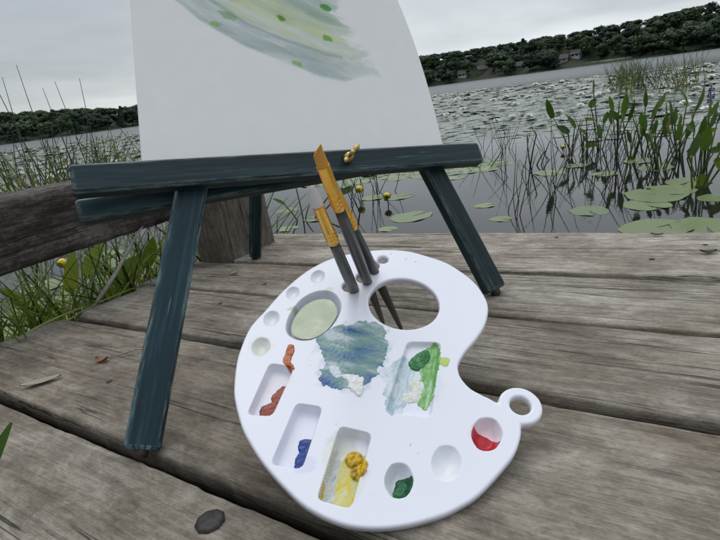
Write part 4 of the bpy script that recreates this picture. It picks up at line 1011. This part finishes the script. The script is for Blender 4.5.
LB += [(-.90, 1.02, 'bright low pickerel plant hugging the left edge of the deck', 25, [(.12, .05, .30, .20, .08, 1.1, 'y'), (.0, .1, .36, .18, .05, .5, 'y'), (-.06, 0, .28, .2, .06, -.6, 'y')]),
       (-.80, 1.24, 'bright pickerel plant beside the grey dead stick', 26, [(.10, .0, .33, .20, .08, 1.2, 'y'), (.02, .05, .38, .16, .05, .4, 'y'), (-.1, .1, .3, .2, .07, -.8, 'y')]),
       (-.72, 1.42, 'broad leaved pickerel plant against the corner of the deck left of the block', 27, [(.0, .0, .34, .20, .09, .9, 'y'), (-.10, .05, .36, .18, .08, .6, 'y'), (.06, .1, .36, .16, .06, .5, 'y'), (.05, .0, .24, .2, .10, 1.4, g)])]
LS = .72; LIFT = .03
for x, y, lab, sd_, st in LB: pickerel(x, y, st, lab, sd_)

def rush(name, x, y, stems, label, cat, group, mat, rad=.004, flat=False):
    b = MB()
    for (ox, oy, tx, ty, h, bend) in stems:
        p0 = np.array([ox, oy, -.1]); p1 = np.array([tx, ty, h]); md = (p0 + p1) / 2 + np.array([bend, 0, .02])
        P_ = [p0 * (1 - t_) ** 2 + 2 * t_ * (1 - t_) * md + p1 * t_ * t_ for t_ in np.linspace(0, 1, 8)]
        b.tube(P_, [rad * (1.05 - .68 * q / 7) for q in range(8)], 5, cap=False)
    o = b.build(name, mat); o.location = (x, y, 0); return tag(o, label, cat, group)
r = random.Random(4)
G1 = 'rush clumps behind the rail'
TALL = [(-5.0, 8.6, -.35, 2.05), (-4.9, 8.75, -.05, 1.92), (-5.2, 8.5, .12, 1.75), (-5.75, 8.9, -.15, 1.60), (-5.8, 9.0, -.1, 1.55), (-4.35, 9.2, .10, 1.65), (-4.75, 9.2, -.15, 1.58), (-4.6, 9.3, -.12, 1.66)]
for i, (x, y, lean, h) in enumerate(TALL):
    st = [(0, 0, lean, 0, h, r.uniform(-.03, .03))] + [(r.uniform(-.1, .1), r.uniform(-.1, .1), r.uniform(-.3, .3), r.uniform(-.2, .2), r.uniform(.5, 1.1), r.uniform(-.05, .05)) for k in range(3)]
    rush('bulrush', x, y, st, 'tall thin dark bulrush rising above the tree line left of the paper', 'rushes', 'tall bulrushes left of the paper', M_rushdark, .0105)
for i in range(22):
    y = r.uniform(4.6, 10.5); x = -y * .58 + r.uniform(-.16, .24) * y
    st = [(r.gauss(0, .16), r.gauss(0, .16), r.gauss(0, .35), r.gauss(0, .2), r.uniform(.3, .82), r.uniform(-.08, .08)) for k in range(10)]
    rush('rush_clump', x, y, st, 'yellow green rush clump standing in the water behind the rail', 'rushes', G1, M_rush if i % 4 else M_rushdark, .0078)
for i in range(20):
    y = r.uniform(9, 19); x = y * .64 + r.uniform(-.6, 2.2)
    st = [(r.gauss(0, .2), r.gauss(0, .2), r.gauss(0, .3), r.gauss(0, .2), r.uniform(.35, .85), r.uniform(-.06, .06)) for k in range(13)]
    rush('reed_clump', x, y + 2, st, 'green reed clump beyond the pickerel plants at the right border', 'reeds', 'reed clumps at the far right', M_rush if i % 2 else M_rushdark, .008)
for i in range(36):
    y = r.uniform(2.9, 6.6); x = y * r.uniform(.26, .68)
    st = []
    for k in range(3):
        tx, ty = r.uniform(-.28, .28), r.uniform(-.15, .15); st.append((r.gauss(0, .05), r.gauss(0, .05), tx, ty, r.uniform(.12, .48), r.uniform(-.07, .07)))
    rush('bent_stems', x, y, st, 'thin dark bent stems rising from the water among the pickerel plants', 'stems', 'thin stems in the water at right', M_darkstem if i % 3 else M_stalk, .0036)
for i in range(6):
    x, y = r.uniform(-.75, .3), r.uniform(3.3, 4.6)
    st = [(r.gauss(0, .05), r.gauss(0, .05), r.uniform(-.25, .25), 0, r.uniform(.15, .4), r.uniform(-.06, .06)) for k in range(3)]
    rush('bent_stems', x, y, st, 'thin dark bent stems in the water behind the brushes', 'stems', 'thin stems behind the brushes', M_darkstem, .004)
r = random.Random(23)
for i in range(170):
    yd = r.uniform(-.05, 1.05); xd = -1.10 - abs(r.gauss(0, .30)); wp_ = d2w((xd, yd, 0)); b = MB()
    for k in range(6):
        p0 = np.array([r.gauss(0, .05), r.gauss(0, .05), -.1]); h = r.uniform(.42, .80) - .25 * min(1, (-1.1 - xd) / .6); ln = np.array([r.gauss(.03, .2), r.gauss(0, .2), 0])
        over = float(ln @ DM[:, 0]) - (-1.07 - xd)           # keep blades from reaching in over the boards
        if over > 0: ln = ln - over * DM[:, 0] * np.array([1, 1, 0])
        n = 9; wd = r.uniform(.006, .014); sd_ = np.array([math.cos(k * 2.3 + i), math.sin(k * 2.3 + i), 0]); V = []; F = []
        for q in range(n):
            t_ = q / (n - 1); c_ = p0 + ln * t_ ** 1.9 + np.array([0, 0, (h + .1) * (t_ - .22 * t_ ** 3)]); w_ = wd / 2 * (1 - t_ ** 2.2) + .0006
            V += [c_ - sd_ * w_, c_ + np.array([ln[1], -ln[0], 0]) * .01, c_ + sd_ * w_]
        for q in range(n - 1):
            for j in range(2): F.append((q * 3 + j, q * 3 + j + 1, q * 3 + j + 4, q * 3 + j + 3))
        b.add(V, F)
    o = b.build('sedge_tuft', (M_bright, M_rush, M_bright, M_stalk)[i % 4]); o.location = (wp_[0], wp_[1], 0)
    tag(o, 'bright green sedge tuft between the rail and the boards', 'sedge', 'sedge tufts along the left edge of the dock')
# long blades lying along the left edge of the boards and one at the near left border
def long_blade(pts, wd, label, mat=M_bright, side=None):
    b = MB(); n = 14; P_ = [np.array(p) for p in pts]
    C_ = [P_[0] * (1 - t_) ** 2 + 2 * t_ * (1 - t_) * P_[1] + P_[2] * t_ * t_ for t_ in np.linspace(0, 1, n)]; V = []; F = []
    for i in range(n):
        tg = C_[min(i + 1, n - 1)] - C_[max(i - 1, 0)]; s_ = np.cross(tg, (0, 0, 1.)) if side is None else np.array(side); s_ /= np.linalg.norm(s_); w_ = wd / 2 * math.sqrt(max(.01, 1 - (i / (n - 1)) ** 2))
        V += [C_[i] - s_ * w_, C_[i] + np.array([0, 0, -w_ * .35]), C_[i] + s_ * w_]
    for i in range(n - 1):
        for k in range(2): F.append((i * 3 + k, i * 3 + k + 1, i * 3 + 4 + k, i * 3 + 3 + k))
    b.add(V, F); o = b.build('grass_blade', mat); o.matrix_world = MD; tag(o, label, 'grass blade', 'long grass blades at the left of the deck')
long_blade([(-1.10, -.05, -.25), (-1.08, .25, .03), (-1.075, .52, -.01)], .022, 'broad pale green blade lying along the left edge of the deck')
long_blade([(-1.15, .0, -.3), (-1.10, .35, .05), (-1.09, .72, -.03)], .016, 'narrow green blade arching beside the broad pale one')
long_blade([(-.43, .0, -.06), (-.362, .045, .10), (-.331, .090, .158)], .020, 'teal green blade tip poking up through the boards at the lower left border', M_leaf, (.83, .55, 0.))
